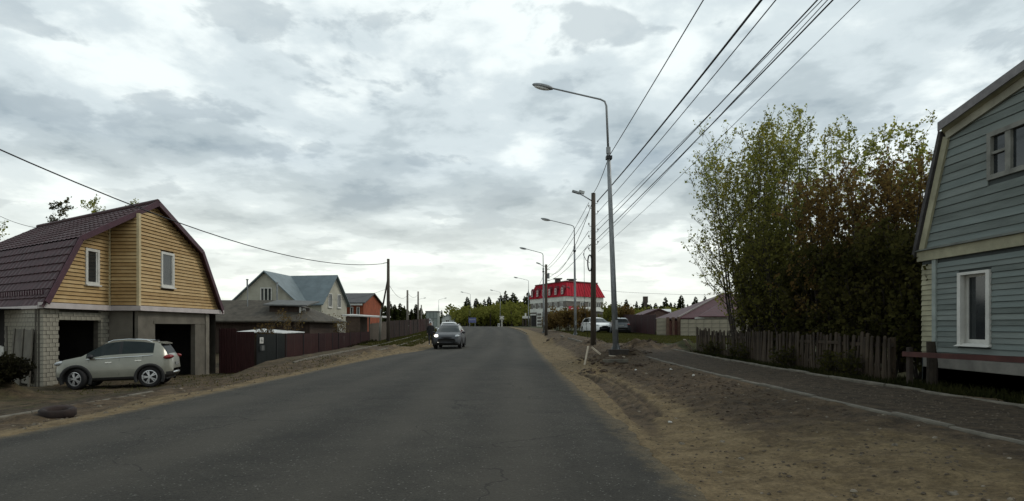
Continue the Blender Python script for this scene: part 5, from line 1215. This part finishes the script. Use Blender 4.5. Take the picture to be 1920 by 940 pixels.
lf_far = leafmat('far_conifer_leaf', (0.028, 0.036, 0.013), (0.05, 0.058, 0.02), (0.08, 0.085, 0.028), .3, .25)
lf_olive = leafmat('olive_bush_leaf', (0.09, 0.10, 0.022), (0.16, 0.165, 0.036), (0.22, 0.20, 0.05), .5, .12)
def rdir(r, up=0.0):
    v = Vector((r.gauss(0, 1), r.gauss(0, 1), r.gauss(0, 1) + up)); return v.normalized()
def leaf_quad(mb, p, size, r):
    a = rdir(r); b = a.orthogonal().normalized(); ax = a.cross(b)
    k_ = r.uniform(.55, 1.0) + .75 * r.random() ** 3; l, w = size * 1.1 * k_, size * k_ * r.uniform(.35, .6)
    mb.add([p, p + b * l * .5 + ax * w, p + b * l, p + b * l * .5 - ax * w], [(0, 1, 2, 3)])
def make_tree(name, label, x, y, z0, H, spread, stems, leafm, barkm, seed, nbr=15, ntw=6, nleaf=9, lsize=.085, start=.18, cat='tree', group=None, upness=.75, r0=.08, droop=0.0, leafstart=0.0):
    r = random.Random(seed); root = thing(name, label, cat, (x, y, z0), 0, group)
    wood = MB(); lv = MB()
    for s in range(stems):
        a0 = 2 * math.pi * (s + r.random() * .6) / max(1, stems); off = Vector((math.cos(a0), math.sin(a0), 0)) * (spread * r.uniform(.25, .6) if stems > 1 else spread * .1)
        hh = H * (r.uniform(.78, 1.0) if s else 1.0); pts = []; wob = Vector((0, 0, 0)); n = 9
        for k in range(n + 1):
            t = k / n; wob += Vector((r.gauss(0, .05), r.gauss(0, .05), 0)) * hh * .06
            pts.append(off * (t ** .8) + wob + Vector((off.x * .08, off.y * .08, t * hh)))
        rad = [max(.008, r0 * (1 - t / n) ** .9 * (.75 if s else 1)) for t in range(n + 1)]
        wood.tube(pts, rad, 6, False)
        at = lambda t: pts[min(n - 1, int(t * n))].lerp(pts[min(n, int(t * n) + 1)], t * n - int(t * n))
        for b in range(nbr):
            t = start + (1 - start) * ((b + r.random()) / nbr); t = min(t, .985); p = at(t)
            az = r.uniform(0, 2 * math.pi); blen = (.30 + .7 * (1 - t)) * spread * r.uniform(.6, 1.15) + .25
            d = Vector((math.cos(az), math.sin(az), upness * r.uniform(.7, 1.4))).normalized(); bp = [p]; q = p.copy(); dd = d.copy()
            for k in range(4):
                dd = (dd + Vector((r.gauss(0, .13), r.gauss(0, .13), .12 - droop))).normalized(); q = q + dd * blen / 4; bp.append(q.copy())
            br = max(.006, rad[min(n, int(t * n))] * .45); wood.tube(bp, [br, br * .8, br * .6, br * .45, .004], 4, False)
            for k in range(ntw):
                tt = r.uniform(.25, 1.0); i0 = min(3, int(tt * 4)); tp = bp[i0].lerp(bp[i0 + 1], tt * 4 - i0)
                td = (dd * .6 + rdir(r, .5 - droop * 3) * .8).normalized(); tl = r.uniform(.25, .55) * (.5 + .25 * spread)
                te = tp + td * tl; wood.tube([tp, te], [.006, .003], 3, False)
                if t >= leafstart:
                    for m in range(nleaf): leaf_quad(lv, tp.lerp(te, r.uniform(.1, 1.05)) + rdir(r) * .05, lsize, r)
        for m in range(nleaf * 4): leaf_quad(lv, pts[-1] - Vector((0, 0, r.uniform(0, hh * .1))) + rdir(r) * .07, lsize, r)
    wood.build('trunk', barkm, root, True, False, fix=False); lv.build('crown', leafm, root, False, False, fix=False)
    return root
TR = [  # px, d, top y, spread, stems, leaves, bark, label
    (1388, 25.0, 262, 3.4, 7, lf_green, bark, 'leftmost slender spring tree with loose light leaves', 24, 8, 6),
    (1414, 24, 262, 2.4, 6, lf_yellow, bark, 'slender spring tree second from the left of the thicket', 24, 8, 9),
    (1442, 24, 246, 2.0, 5, lf_green, bark, 'fresh green spring tree left of the tallest one', 24, 8, 9),
    (1494, 22, 212, 1.7, 4, lf_green, bark, 'tallest spring tree of the thicket, fresh green', 25, 7, 6),
    (1540, 24, 244, 1.6, 4, lf_yellow, bark, 'yellow-green spring tree right of the tallest one', 24, 7, 6),
    (1590, 21, 242, 1.5, 4, lf_green, bark, 'green spring tree in the middle of the thicket', 24, 7, 6),
    (1646, 20, 242, 1.5, 4, lf_green, bark_d, 'green tree third from the clapboard house', 24, 7, 6),
    (1698, 19, 244, 1.5, 4, lf_green, bark_d, 'green tree second from the clapboard house', 24, 7, 6),
    (1746, 18.5, 262, 1.3, 4, lf_green, bark_d, 'green tree closest to the clapboard house roof', 22, 7, 6),
    (1440, 22.0, 450, 1.8, 6, lf_olive2, bark, 'low olive budding tree near the left end of the thicket', 20, 8, 9),
    (1470, 20.5, 380, 1.9, 6, lf_olive2, bark_d, 'olive budding tree at the left of the lower thicket', 20, 7, 9),
    (1548, 18, 342, 1.7, 5, lf_brown, bark_d, 'brown budding tree left in the lower thicket', 22, 7, 9),
    (1616, 17, 322, 1.7, 5, lf_brown, bark_d, 'broad brown budding tree in the middle of the thicket', 22, 7, 9),
    (1692, 16, 334, 1.6, 5, lf_brown, bark_d, 'brown budding tree next to the clapboard house', 22, 7, 9)]
for i, (px, d, ty, sp, st, lm, bk, lab, nb_, nt_, nl_) in enumerate(TR):
    x = XA(px, d); z0 = .1; H = ZA(ty, d) - z0
    make_tree('spring_tree', lab, x, d, z0, H, sp, st, lm, bk, 100 + i, nbr=nb_, ntw=nt_, nleaf=nl_, group='spring trees behind the picket fence', lsize=.078, start={1388: .27, 1414: .16}.get(px, .06), upness=.85)
for i, (px, ty, sp, lab) in enumerate(((1425, 545, .9, 'dark shrub at the left end of the thicket'), (1470, 520, 1.0, 'second dark shrub from the left behind the picket fence'), (1520, 500, 1.1, 'third dark shrub from the left behind the picket fence'),
                                          (1572, 480, 1.1, 'fourth dark shrub from the left behind the picket fence'), (1625, 460, 1.2, 'fifth dark shrub from the left behind the picket fence'), (1675, 450, 1.2, 'sixth dark shrub from the left behind the picket fence'), (1722, 445, 1.0, 'dark shrub touching the corner of the clapboard house'),
                                          (1600, 470, 1.6, 'tall dark bush deep inside the thicket'), (1690, 450, 1.6, 'tall dark bush behind the house-side trees'))):
    d = (9.5 if i < 7 else 12.5) * F / (px - CX); H = ZA(ty, d) - .1
    make_tree('dark_shrub', lab, XA(px, d), d, .1, H, sp, 6, lf_dark, bark_d, 300 + i, nbr=16, ntw=7, nleaf=8, lsize=.1, start=.05, cat='shrub', group='dark shrubs behind the picket fence', upness=.7, r0=.04)
for i, (px, d, ty, lab) in enumerate(((105, 40, 378, 'drooping birch behind the maroon roof, left of two'), (158, 42, 380, 'thin birch behind the maroon roof, right of two'), (4, 36, 418, 'thin bare birch at the left edge behind the roof'), (246, 46, 381, 'birch tip just showing behind the roof ridge'))):
    make_tree('birch_tree', lab, XA(px, d), d, -.5, ZA(ty, d) + .5, 1.5 if i < 2 else 1.1, 1 if i != 1 else 2, lf_dark if i == 0 else lf_green, bark_d, 400 + i, nbr=30, ntw=7, nleaf=9 if i < 2 else 3, lsize=.11, start=.4, droop=.16 if i == 0 else .05)
# small bare bushes in the left gardens and before the red building
for i, (px, d, ty, sp, lab) in enumerate(((540, 37, 590, .9, 'bare brown bush above the maroon fence by the old house'), (612, 46, 596, .9, 'bare bush in front of the cream house wall'), (640, 44, 604, .8, 'low bare bush right of the cream house windows'), (500, 32.5, 611, .7, 'straggling bush over the pale shed roof'))):
    make_tree('bare_bush', lab, XA(px, d), d, -.6, ZA(ty, d) + .6, sp, 5, lf_brown, bark, 500 + i, nbr=9, ntw=5, nleaf=3, lsize=.07, start=.2, cat='bush', r0=.03)
for i, (px, d, ty, sp, lab) in enumerate(((1046, 66, 590, 1.6, 'leftmost scrubby bush before the red-roofed building'), (1066, 60, 586, 1.7, 'scrubby bush behind the second street lamp'), (1090, 64, 584, 1.6, 'scrubby bush behind the white car'), (1150, 70, 578, 2.0, 'green bush behind the dark grey parked car'), (1172, 62, 582, 1.6, 'reddish bush at the end of the dark red fence'), (1032, 76, 600, 1.2, 'low scrub left of the second pole'))):
    make_tree('scrub_bush', lab, XA(px, d), d, .7, ZA(ty, d) - .7, sp, 6, lf_olive if i == 3 else lf_brown, bark_d, 520 + i, nbr=12, ntw=6, nleaf=9, lsize=.13, start=.05, cat='bush', r0=.03, upness=.5)
for i, (px, d, sp, lab) in enumerate(((1335, 24, .5, 'small weed clump at the far end of the picket fence'), (1470, 16, .4, 'small weed clump at the foot of the picket fence middle'), (1385, 20, .5, 'leafy weed clump against the picket fence'), (1555, 13.9, .35, 'weed clump near the close end of the picket fence'), (1590, 13.0, .35, 'second weed clump near the close end of the picket fence'))):
    make_tree('weed_clump', lab, 8.1, 8.1 * F / (px - CX), -.02, .5, sp * .8, 5, lf_dark, bark_d, 560 + i, nbr=5, ntw=3, nleaf=4, lsize=.07, start=.05, cat='weeds', r0=.012)

# distant conifers
def conifer_mesh(seed, H=10.0):
    r = random.Random(seed); cr = MB(); wt = r.uniform(1.3, 2.1); base = r.uniform(.05, .35)
    n = 190
    for k in range(n):
        t = base + (1 - base) * (k / n) ** .85; rad = wt * (1 - t) ** .6 * r.uniform(.35, 1.25) + .2; az = r.uniform(0, 2 * math.pi)
        o = Vector((math.cos(az), math.sin(az), 0)); s = Vector((-o.y, o.x, 0)); p = Vector((0, 0, t * H)); w_ = rad * r.uniform(.25, .5)
        tip = p + o * rad + Vector((0, 0, r.uniform(-.5, .25) * rad)); m = p + o * rad * .5
        cr.add([p, m + s * w_ + Vector((0, 0, .1)), tip, m - s * w_ - Vector((0, 0, .1))], [(0, 1, 2, 3)])
        cr.add([p + o * .1, m + Vector((0, 0, w_ * .8)), tip, m - Vector((0, 0, w_ * .8))], [(0, 1, 2, 3)])
    cr.tube([(0, 0, H * .93), (0, 0, H * 1.03)], [.06, .02], 4)
    return cr.mesh('crown', lf_far), MB().tube([(0, 0, 0), (0, 0, H * .97)], [.16, .03], 6).mesh('trunk', bark_d)
CON = [conifer_mesh(900 + i) for i in range(6)]
def lump_mesh(seed, m, n=420, ls=.5):
    r = random.Random(seed); lv = MB(); cs = [(Vector((r.uniform(-.6, .6), r.uniform(-.6, .6), r.uniform(.35, .8))), r.uniform(.3, .5)) for _ in range(6)]
    for k in range(n):
        c, R_ = r.choice(cs); p = c + rdir(r) * R_ * r.uniform(.5, 1.05); p.z = max(.02, p.z)
        a = rdir(r); b = a.orthogonal().normalized(); ax = a.cross(b); s = ls * r.uniform(.08, .2)
        lv.add([p - b * s, p + ax * s * .7, p + b * s, p - ax * s * .7], [(0, 1, 2, 3)])
    return lv.mesh('crown', m), MB().tube([(0, 0, -.1), (.02, 0, .5), (0, .03, .8)], [.05, .035, .01], 5).mesh('trunk', bark_d)
LMP = [lump_mesh(950 + i, lf_olive) for i in range(4)]; LMD = [lump_mesh(960 + i, lf_far) for i in range(3)]
rf_ = random.Random(77)
def put(name, meshes, label, cat, group, px, d, top, wscale=1.0):
    z0 = 1.25; H = max(1.5, ZA(top, d) - z0); me = rf_.choice(meshes)
    unit = 10.0 if name == 'conifer_tree' else 1.25
    o = thing(name, label, cat, (XA(px, d), d, z0), rf_.uniform(0, 6.28), group); s = H / unit
    o.scale = (s * wscale, s * wscale, s)
    inst('crown', me[0], o); inst('trunk', me[1], o)
ORD = ['leftmost', 'second', 'third', 'fourth', 'fifth', 'sixth', 'seventh', 'eighth', 'ninth', 'tenth', 'eleventh', 'twelfth', 'thirteenth', 'fourteenth', 'fifteenth', 'sixteenth', 'seventeenth', 'rightmost']
def nth(k, rest): return ORD[k] + (' from left' if 0 < k < 17 else '') + ' ' + rest
for k, (px, top) in enumerate(((693, 575), (702, 570), (712, 578), (722, 572), (733, 568), (741, 574), (750, 572), (757, 577), (770, 577), (779, 574), (788, 576))):
    put('conifer_tree', CON, nth(k, 'of the dark conifers behind the left-hand poles'), 'tree', 'conifers behind the left-hand poles', px + rf_.uniform(-2, 2), rf_.uniform(140, 160), top + rf_.uniform(-4, 3), 1.5)
for k, (px, top) in enumerate(((822, 590), (828, 582), (838, 588), (846, 579), (853, 588), (862, 584))):
    put('conifer_tree', CON, nth(k, 'of the small far conifers right of the grey box building'), 'tree', 'far conifers right of the grey box building', px, rf_.uniform(200, 225), top, 1.4)
for k, (px, top) in enumerate(((876, 553), (881, 566), (893, 556), (901, 566), (908, 558), (917, 554), (925, 563), (932, 559), (939, 549), (944, 560), (948, 543), (956, 555), (962, 548), (968, 552), (975, 562), (984, 553), (990, 545), (996, 551))):
    put('conifer_tree', CON, nth(k, 'of the tall dark conifers straight ahead beyond the bend'), 'tree', 'conifers straight ahead beyond the bend', px, rf_.uniform(185, 215), top + 3 + rf_.uniform(-2, 2), 1.4)
for k, px in enumerate(np.arange(1132, 1430, 7.5)):
    top = 570 - (14 if rf_.random() < .3 else 0) + rf_.uniform(-5, 6)
    put('conifer_tree', CON, 'dark conifer in the wood to the right of the red-roofed building', 'tree', 'conifers right of the red-roofed building', px + rf_.uniform(-3, 3), rf_.uniform(175, 230), top, 1.35)
for px in np.arange(868, 1000, 6.5):
    put('deciduous_bush', LMP, 'olive-brown bushy tree at the edge of the wood straight ahead', 'tree', 'bushy trees straight ahead', px + rf_.uniform(-2, 2), rf_.uniform(150, 178), 563 + abs(px - 935) * .1 + rf_.uniform(-7, 11), 1.0)
for px in np.arange(690, 868, 8):
    put('deciduous_bush', LMD, 'low dark bushy tree along the left horizon', 'tree', 'bushy trees on the left horizon', px + rf_.uniform(-3, 3), rf_.uniform(150, 180), 592 + rf_.uniform(-6, 5), 1.3)
for px in np.arange(1128, 1430, 8):
    put('deciduous_bush', LMP, 'dull green bushy tree behind the right-hand yards', 'tree', 'bushy trees behind the right-hand yards', px + rf_.uniform(-3, 3), rf_.uniform(135, 170), 576 + rf_.uniform(-6, 7), 1.2)
# the wood behind reads as one mass
wm = MB(); r_ = random.Random(5)
for k in range(15000):
    px = r_.uniform(560, 1560); d = r_.uniform(215, 300); top = 583 + 6 * math.sin(px * .05) + 4 * math.sin(px * .13)
    if 800 < px < 868: top = 600
    y_ = r_.uniform(top, 614); p = P(px, y_, d); a = rdir(r_); b = a.orthogonal().normalized(); ax = a.cross(b); s = r_.uniform(.5, 1.1)
    wm.add([p - b * s, p + ax * s * .7, p + b * s, p - ax * s * .7], [(0, 1, 2, 3)])
stuff(wm.build('distant_wood', lf_far, fix=False), 'distant wood that reads as one dark mass on the horizon', 'wood')

# grass
gl = leafmat('grass_blade', (0.04, 0.042, 0.012), (0.066, 0.066, 0.02), (0.10, 0.09, 0.034), .35)
gl2 = leafmat('dark_grass_blade', (0.012, 0.013, 0.005), (0.022, 0.024, 0.009), (0.04, 0.038, 0.014), .3)
def grass(name, label, n, fx, seed, hmin=.05, hmax=.14, m=None):
    r = random.Random(seed); mb = MB(); ptsx = []; 
    for k in range(n): ptsx.append(fx(r))
    zs = ground_z(np.array([p[0] for p in ptsx]), np.array([p[1] for p in ptsx]))
    for (x, y), z in zip(ptsx, zs):
        h = r.uniform(hmin, hmax); a = r.uniform(0, 6.28); w_ = .012 + y * .0004; dx, dy = math.cos(a) * w_, math.sin(a) * w_; lx, ly = r.gauss(0, .04), r.gauss(0, .04)
        mb.add([(x - dx, y - dy, z - .01), (x + dx, y + dy, z - .01), (x + lx, y + ly, z + h)], [(0, 1, 2)])
    return stuff(mb.build(name, m or gl, fix=False), label, 'grass')
def fx_r(r):
    y = 32 + 34 * r.random() ** 1.3; return (float(XR(y)) + 3.6 + r.random() * 9.5, y)
grass('grass', 'short spring grass before the parked cars and block walls', 26000, fx_r, 1)
def fx_l(r):
    y = 40 + 45 * r.random() ** 1.2; return (float(XL(y)) - 1.2 - r.random() * 3.6, y)
grass('grass', 'grass strip between the left kerb and the road ahead', 14000, fx_l, 2)
def fx_y(r):
    y = 5 + 20 * r.random(); return (7.55 + r.random() * 1.6, y)
grass('grass', 'dark rough grass along the picket fence and house foot', 9000, fx_y, 3, .05, .17, gl2)
def fx_g(r):
    y = 17 + 13 * r.random(); return (-14.4 + r.random() * 3.2 if r.random() < .5 else float(XL(y)) - 1.5 - 2.5 * r.random(), y)
def fx_f(r):
    y = 28.9 + 17 * r.random(); return (-12.25 + 1.25 * max(0, (y - 32) / 14) + .05 + .45 * r.random() ** 2, y)
grass('grass', 'ragged weeds at the foot of the long maroon fence', 2600, fx_f, 6, .06, .34, gl2)
grass('grass', 'thin grass on the bank before the garages and maroon gate', 1300, fx_g, 4, .03, .08, gl)

# ------------------------------------------------------------------ debris on the verges
rc_ = random.Random(21)
def rock(mb, p, s, r):
    ph = [r.uniform(.6, 1.2) for _ in range(14)]; nu, nv = 6, 4; vs_ = []
    for j in range(nv + 1):
        for i in range(nu):
            th = math.pi * j / nv; a = 2 * math.pi * i / nu; k = ph[(i + j * 3) % 14]
            vs_.append((p[0] + s * k * math.sin(th) * math.cos(a), p[1] + s * k * math.sin(th) * math.sin(a) * .85, p[2] + s * .6 * k * math.cos(th)))
    mb.add(vs_, [(j * nu + i, (j + 1) * nu + i, (j + 1) * nu + (i + 1) % nu, j * nu + (i + 1) % nu) for j in range(nv) for i in range(nu)])
def scatter(name, label, n, fx, smin, smax, m, seed):
    r = random.Random(seed); pts = [fx(r) for _ in range(n)]; zs = ground_z(np.array([p[0] for p in pts]), np.array([p[1] for p in pts])); mb = MB()
    for (x, y), z in zip(pts, zs): rock(mb, (x, y, z), smin + (smax - smin) * r.random() ** 3, r)
    return stuff(mb.build(name, m, fix=False), label, 'gravel')
def f_rv(r):
    y = 4 + 30 * r.random() ** 1.6; return (float(XR(y)) + .1 + 3.2 * r.random(), y)
scatter('gravel', 'loose stones on the dug-up right verge', 4200, f_rv, .004, .028, mat('dull_stone', (0.085, 0.066, 0.046), .95, .5, 4, .4), 1)
def f_path(r):
    y = 4 + 24 * r.random() ** 1.5; return (float(XR(y)) + 3.5 + 2.2 * r.random(), y)
scatter('gravel', 'fine gravel on the right footpath', 3200, f_path, .005, .022, mat('path_stone', (0.105, 0.085, 0.062), .95, .6, 9, .3), 2)
def f_lv(r):
    y = 8 + 40 * r.random() ** 1.4; return (float(XL(y)) - .1 - 3.4 * r.random(), y)
scatter('gravel', 'loose stones and clods on the left bank', 1300, f_lv, .008, .04, MATS['dull_stone'], 3)
clod_m = mat('earth_clod', (0.05, 0.034, 0.022), .95, .4, 6, .6, 20)
def f_clod(r):
    h = r.choice(HEAPS[:13]); a = r.uniform(0, 6.28); q = h[2] * math.sqrt(r.random()) * 1.3; return (h[0] + q * math.cos(a), h[1] + q * math.sin(a))
scatter('earth_clods', 'earth clods heaped round the lamp footing', 420, f_clod, .02, .12, clod_m, 4)
def f_churn(r):
    y = 8 + 18 * r.random(); return (float(XR(y)) + 1.3 + 1.9 * r.random(), y)
scatter('earth_clods', 'earth clods over the churned strip between road and inner kerb', 1100, f_churn, .01, .045, clod_m, 6)
def f_edge(r):
    y = 4 + 40 * r.random() ** 1.7; return (float(XR(y)) - .25 + .6 * r.random() ** .8, y)
scatter('gravel', 'pale broken stones on the right verge', 160, f_rv, .015, .05, mat('pale_stone', (0.17, 0.145, 0.11), .95, .5, 6, .4), 9)
scatter('gravel', 'small stones strewn along the right road edge', 900, f_edge, .004, .016, mat('edge_stone', (0.13, 0.105, 0.075), .95, .5, 9, .3), 8)
scatter('earth_clods', 'earth clods on the left bank', 260, f_lv, .015, .07, rubble_m, 5)
pale_wood = mat('pale_plank', (0.40, 0.34, 0.26), .8, .25, 4, stretch=(1, 1, 1))
def plank(label, a, b, w_, h_, name='plank', m=None): return tag(MB().bar(a, b, w_, h_).build(name, m or pale_wood), label, 'plank')
g0 = lambda x, y, dz=0: (x, y, gz(x, y) + dz)
plank('pale stake leaning against the heap beside the wooden pole', g0(2.55, 20.6, -.02), (2.72, 20.9, gz(2.6, 20.6) + .62), .06, .05)
plank('short pale stake leaning the other way on the same heap', g0(3.15, 20.8, .2), (2.85, 21.0, gz(3, 20.8) + .5), .05, .05)
plank('pale concrete kerb piece lying loose below the nearest lamp', g0(2.95, 19.0, .06), (3.75, 18.95, gz(3.75, 18.95) + .08), .12, .1, 'loose_kerbstone', kerb_m)
plank('thin pale plank lying at the lamp footing', g0(3.4, 20.6, .08), g0(3.95, 20.5, .05), .1, .03)
plank('pale board propped at the left end of the picket fence', g0(8.05, 26.2, .05), (7.55, 25.7, gz(7.6, 25.7) + .5), .12, .03)
tag(MB().prism([(3.62, 21.5, gz(3.9, 21.6) - .1), (4.22, 21.5, gz(3.9, 21.6) - .1), (4.3, 21.45, gz(3.9, 21.6) + .16), (3.55, 21.45, gz(3.9, 21.6) + .16)], (0, .3, 0)).build('footing_form', mat('dark_formwork', (.05, .042, .036), .9)), 'dark wooden form at the foot of the nearest street lamp', 'formwork')
for k, (px, py, lab) in enumerate(((1256, 762, 'white scrap on the sand beside the wheel ruts'), (1258, 692, 'white scrap on the churned earth near the inner kerb'), (1300, 703, 'pale stone touching the inner kerb'), (1192, 688, 'flat white scrap below the loose kerb piece'))):
    d = (CAMH - .25) * F / (py - HY); x = XA(px, d); m_ = MB(); rock(m_, (x, d, gz(x, d) + .01), .045 if k else .035, rc_); tag(m_.build('litter', white_paint), lab, 'litter')
# old tyre on the left verge, soil heap at the left edge
ty_ = MB(); 
for_r = [(.17, .0), (.19, .07), (.28, .1), (.33, .06), (.33, -.06), (.28, -.1), (.19, -.07), (.17, .0)]
ty_.lathe_y(for_r, 22); to = ty_.build('rubber_ring', mat('rusty_rubber', (.022, .014, .012), .9, .5, 4), None, True)
to.scale = (.9, .9, .9); to.location = (XA(108, 11.2), 11.2, gz(XA(108, 11.2), 11.2) + .08); to.rotation_euler = (R(90) + .08, .06, 0); tag(to, 'dark rusty tyre lying on the left verge', 'tyre')
hpx, hpy = -17.2, 16.6
make_tree('dark_bush', 'dark bushy heap at the left edge before the brick wall', -14.15, 16.1, gz(-14.15, 16.1) - .1, .42, .55, 12, leafmat('blackish_leaf', (.008, .008, .005), (.014, .013, .007), (.022, .02, .009), .2), bark_d, 700, nbr=14, ntw=7, nleaf=12, lsize=.07, start=.03, cat='bush', r0=.02, upness=.35)

# ------------------------------------------------------------------ pedestrian beside the oncoming car
def person():
    x, y = XA(807.5, 44.5), 44.5; z0 = gz(x, y)
    root = thing('person', 'person in dark clothes walking along the left edge of the road', 'person', (x, y, z0), R(190))
    J = {'pelvis': (0, 0, .93), 'spine': (0, .01, 1.12), 'chest': (0, 0, 1.33), 'neck': (0, 0, 1.49), 'head': (0, .02, 1.57), 'top': (0, .02, 1.70),
         'hl': (.1, 0, .88), 'kl': (.11, .12, .49), 'al': (.11, .04, .09), 'tl': (.12, .2, .03), 'hr': (-.1, 0, .88), 'kr': (-.11, .02, .49), 'ar': (-.11, -.2, .12), 'tr': (-.12, -.08, .03),
         'sl': (.19, 0, 1.4), 'el': (.25, -.08, 1.13), 'wl': (.25, .06, .9), 'fl': (.25, .1, .8), 'sr': (-.19, 0, 1.4), 'er': (-.25, .06, 1.13), 'wr': (-.25, .16, .9), 'fr': (-.25, .2, .81)}
    rad = {'pelvis': .15, 'spine': .145, 'chest': .165, 'neck': .06, 'head': .085, 'top': .075, 'hl': .095, 'kl': .065, 'al': .045, 'tl': .045, 'hr': .095, 'kr': .065, 'ar': .045, 'tr': .045, 'sl': .075, 'el': .052, 'wl': .038, 'fl': .035, 'sr': .075, 'er': .052, 'wr': .038, 'fr': .035}
    E = [('pelvis', 'spine'), ('spine', 'chest'), ('chest', 'neck'), ('neck', 'head'), ('head', 'top'), ('pelvis', 'hl'), ('hl', 'kl'), ('kl', 'al'), ('al', 'tl'), ('pelvis', 'hr'), ('hr', 'kr'), ('kr', 'ar'), ('ar', 'tr'), ('chest', 'sl'), ('sl', 'el'), ('el', 'wl'), ('wl', 'fl'), ('chest', 'sr'), ('sr', 'er'), ('er', 'wr'), ('wr', 'fr')]
    ks = list(J); me = bpy.data.meshes.new('body'); me.from_pydata([J[k] for k in ks], [(ks.index(a), ks.index(b)) for a, b in E], [])
    o = bpy.data.objects.new('body', me); C.objects.link(o)
    sk = o.modifiers.new('Skin', 'SKIN'); o.modifiers.new('Sub', 'SUBSURF').levels = 2
    for i, k in enumerate(ks): me.skin_vertices[0].data[i].radius = (rad[k], rad[k] * (.8 if k in ('chest', 'spine') else 1)); me.skin_vertices[0].data[i].use_root = (k == 'pelvis')
    dg_ = bpy.context.evaluated_depsgraph_get(); me2 = bpy.data.meshes.new_from_object(o.evaluated_get(dg_)); me2.name = 'body'
    bpy.data.objects.remove(o)
    cloth = mat('dark_clothing', (.016, .015, .016), .9, .3, 6); trou = mat('dark_trousers', (.022, .022, .026), .9, .3, 6); skin = mat('skin', (.36, .22, .16), .6); shoe = mat('pale_shoe', (.3, .29, .28), .7)
    me2.materials.clear()
    for m in (cloth, trou, skin, shoe): me2.materials.append(m)
    for p in me2.polygons:
        c = p.center; p.use_smooth = True
        p.material_index = 2 if c.z > 1.5 or (c.z < .87 and abs(c.x) > .2) else (3 if c.z < .085 else (1 if c.z < .86 else 0))
    inst('body', me2, root)
    inst('hair', MB().ell((0, -.012, 1.665), (.088, .1, .085), None, 12, 8).mesh('hair', black_m, True), root)
    coat = MB(); n = 14; rings = [(.155, .125, 1.43), (.2, .15, 1.3), (.19, .15, 1.1), (.2, .165, .92), (.215, .18, .78)]
    coat.add([(a * math.cos(2 * math.pi * k / n), b * math.sin(2 * math.pi * k / n), z) for a, b, z in rings for k in range(n)], [(i * n + k, i * n + (k + 1) % n, (i + 1) * n + (k + 1) % n, (i + 1) * n + k) for i in range(4) for k in range(n)])
    inst('jacket', coat.mesh('jacket', cloth, True), root)
    f = MB(); f.ell((0, .105, 1.6), (.015, .03, .02)); inst('nose', f.mesh('nose', skin, True), root)
person()
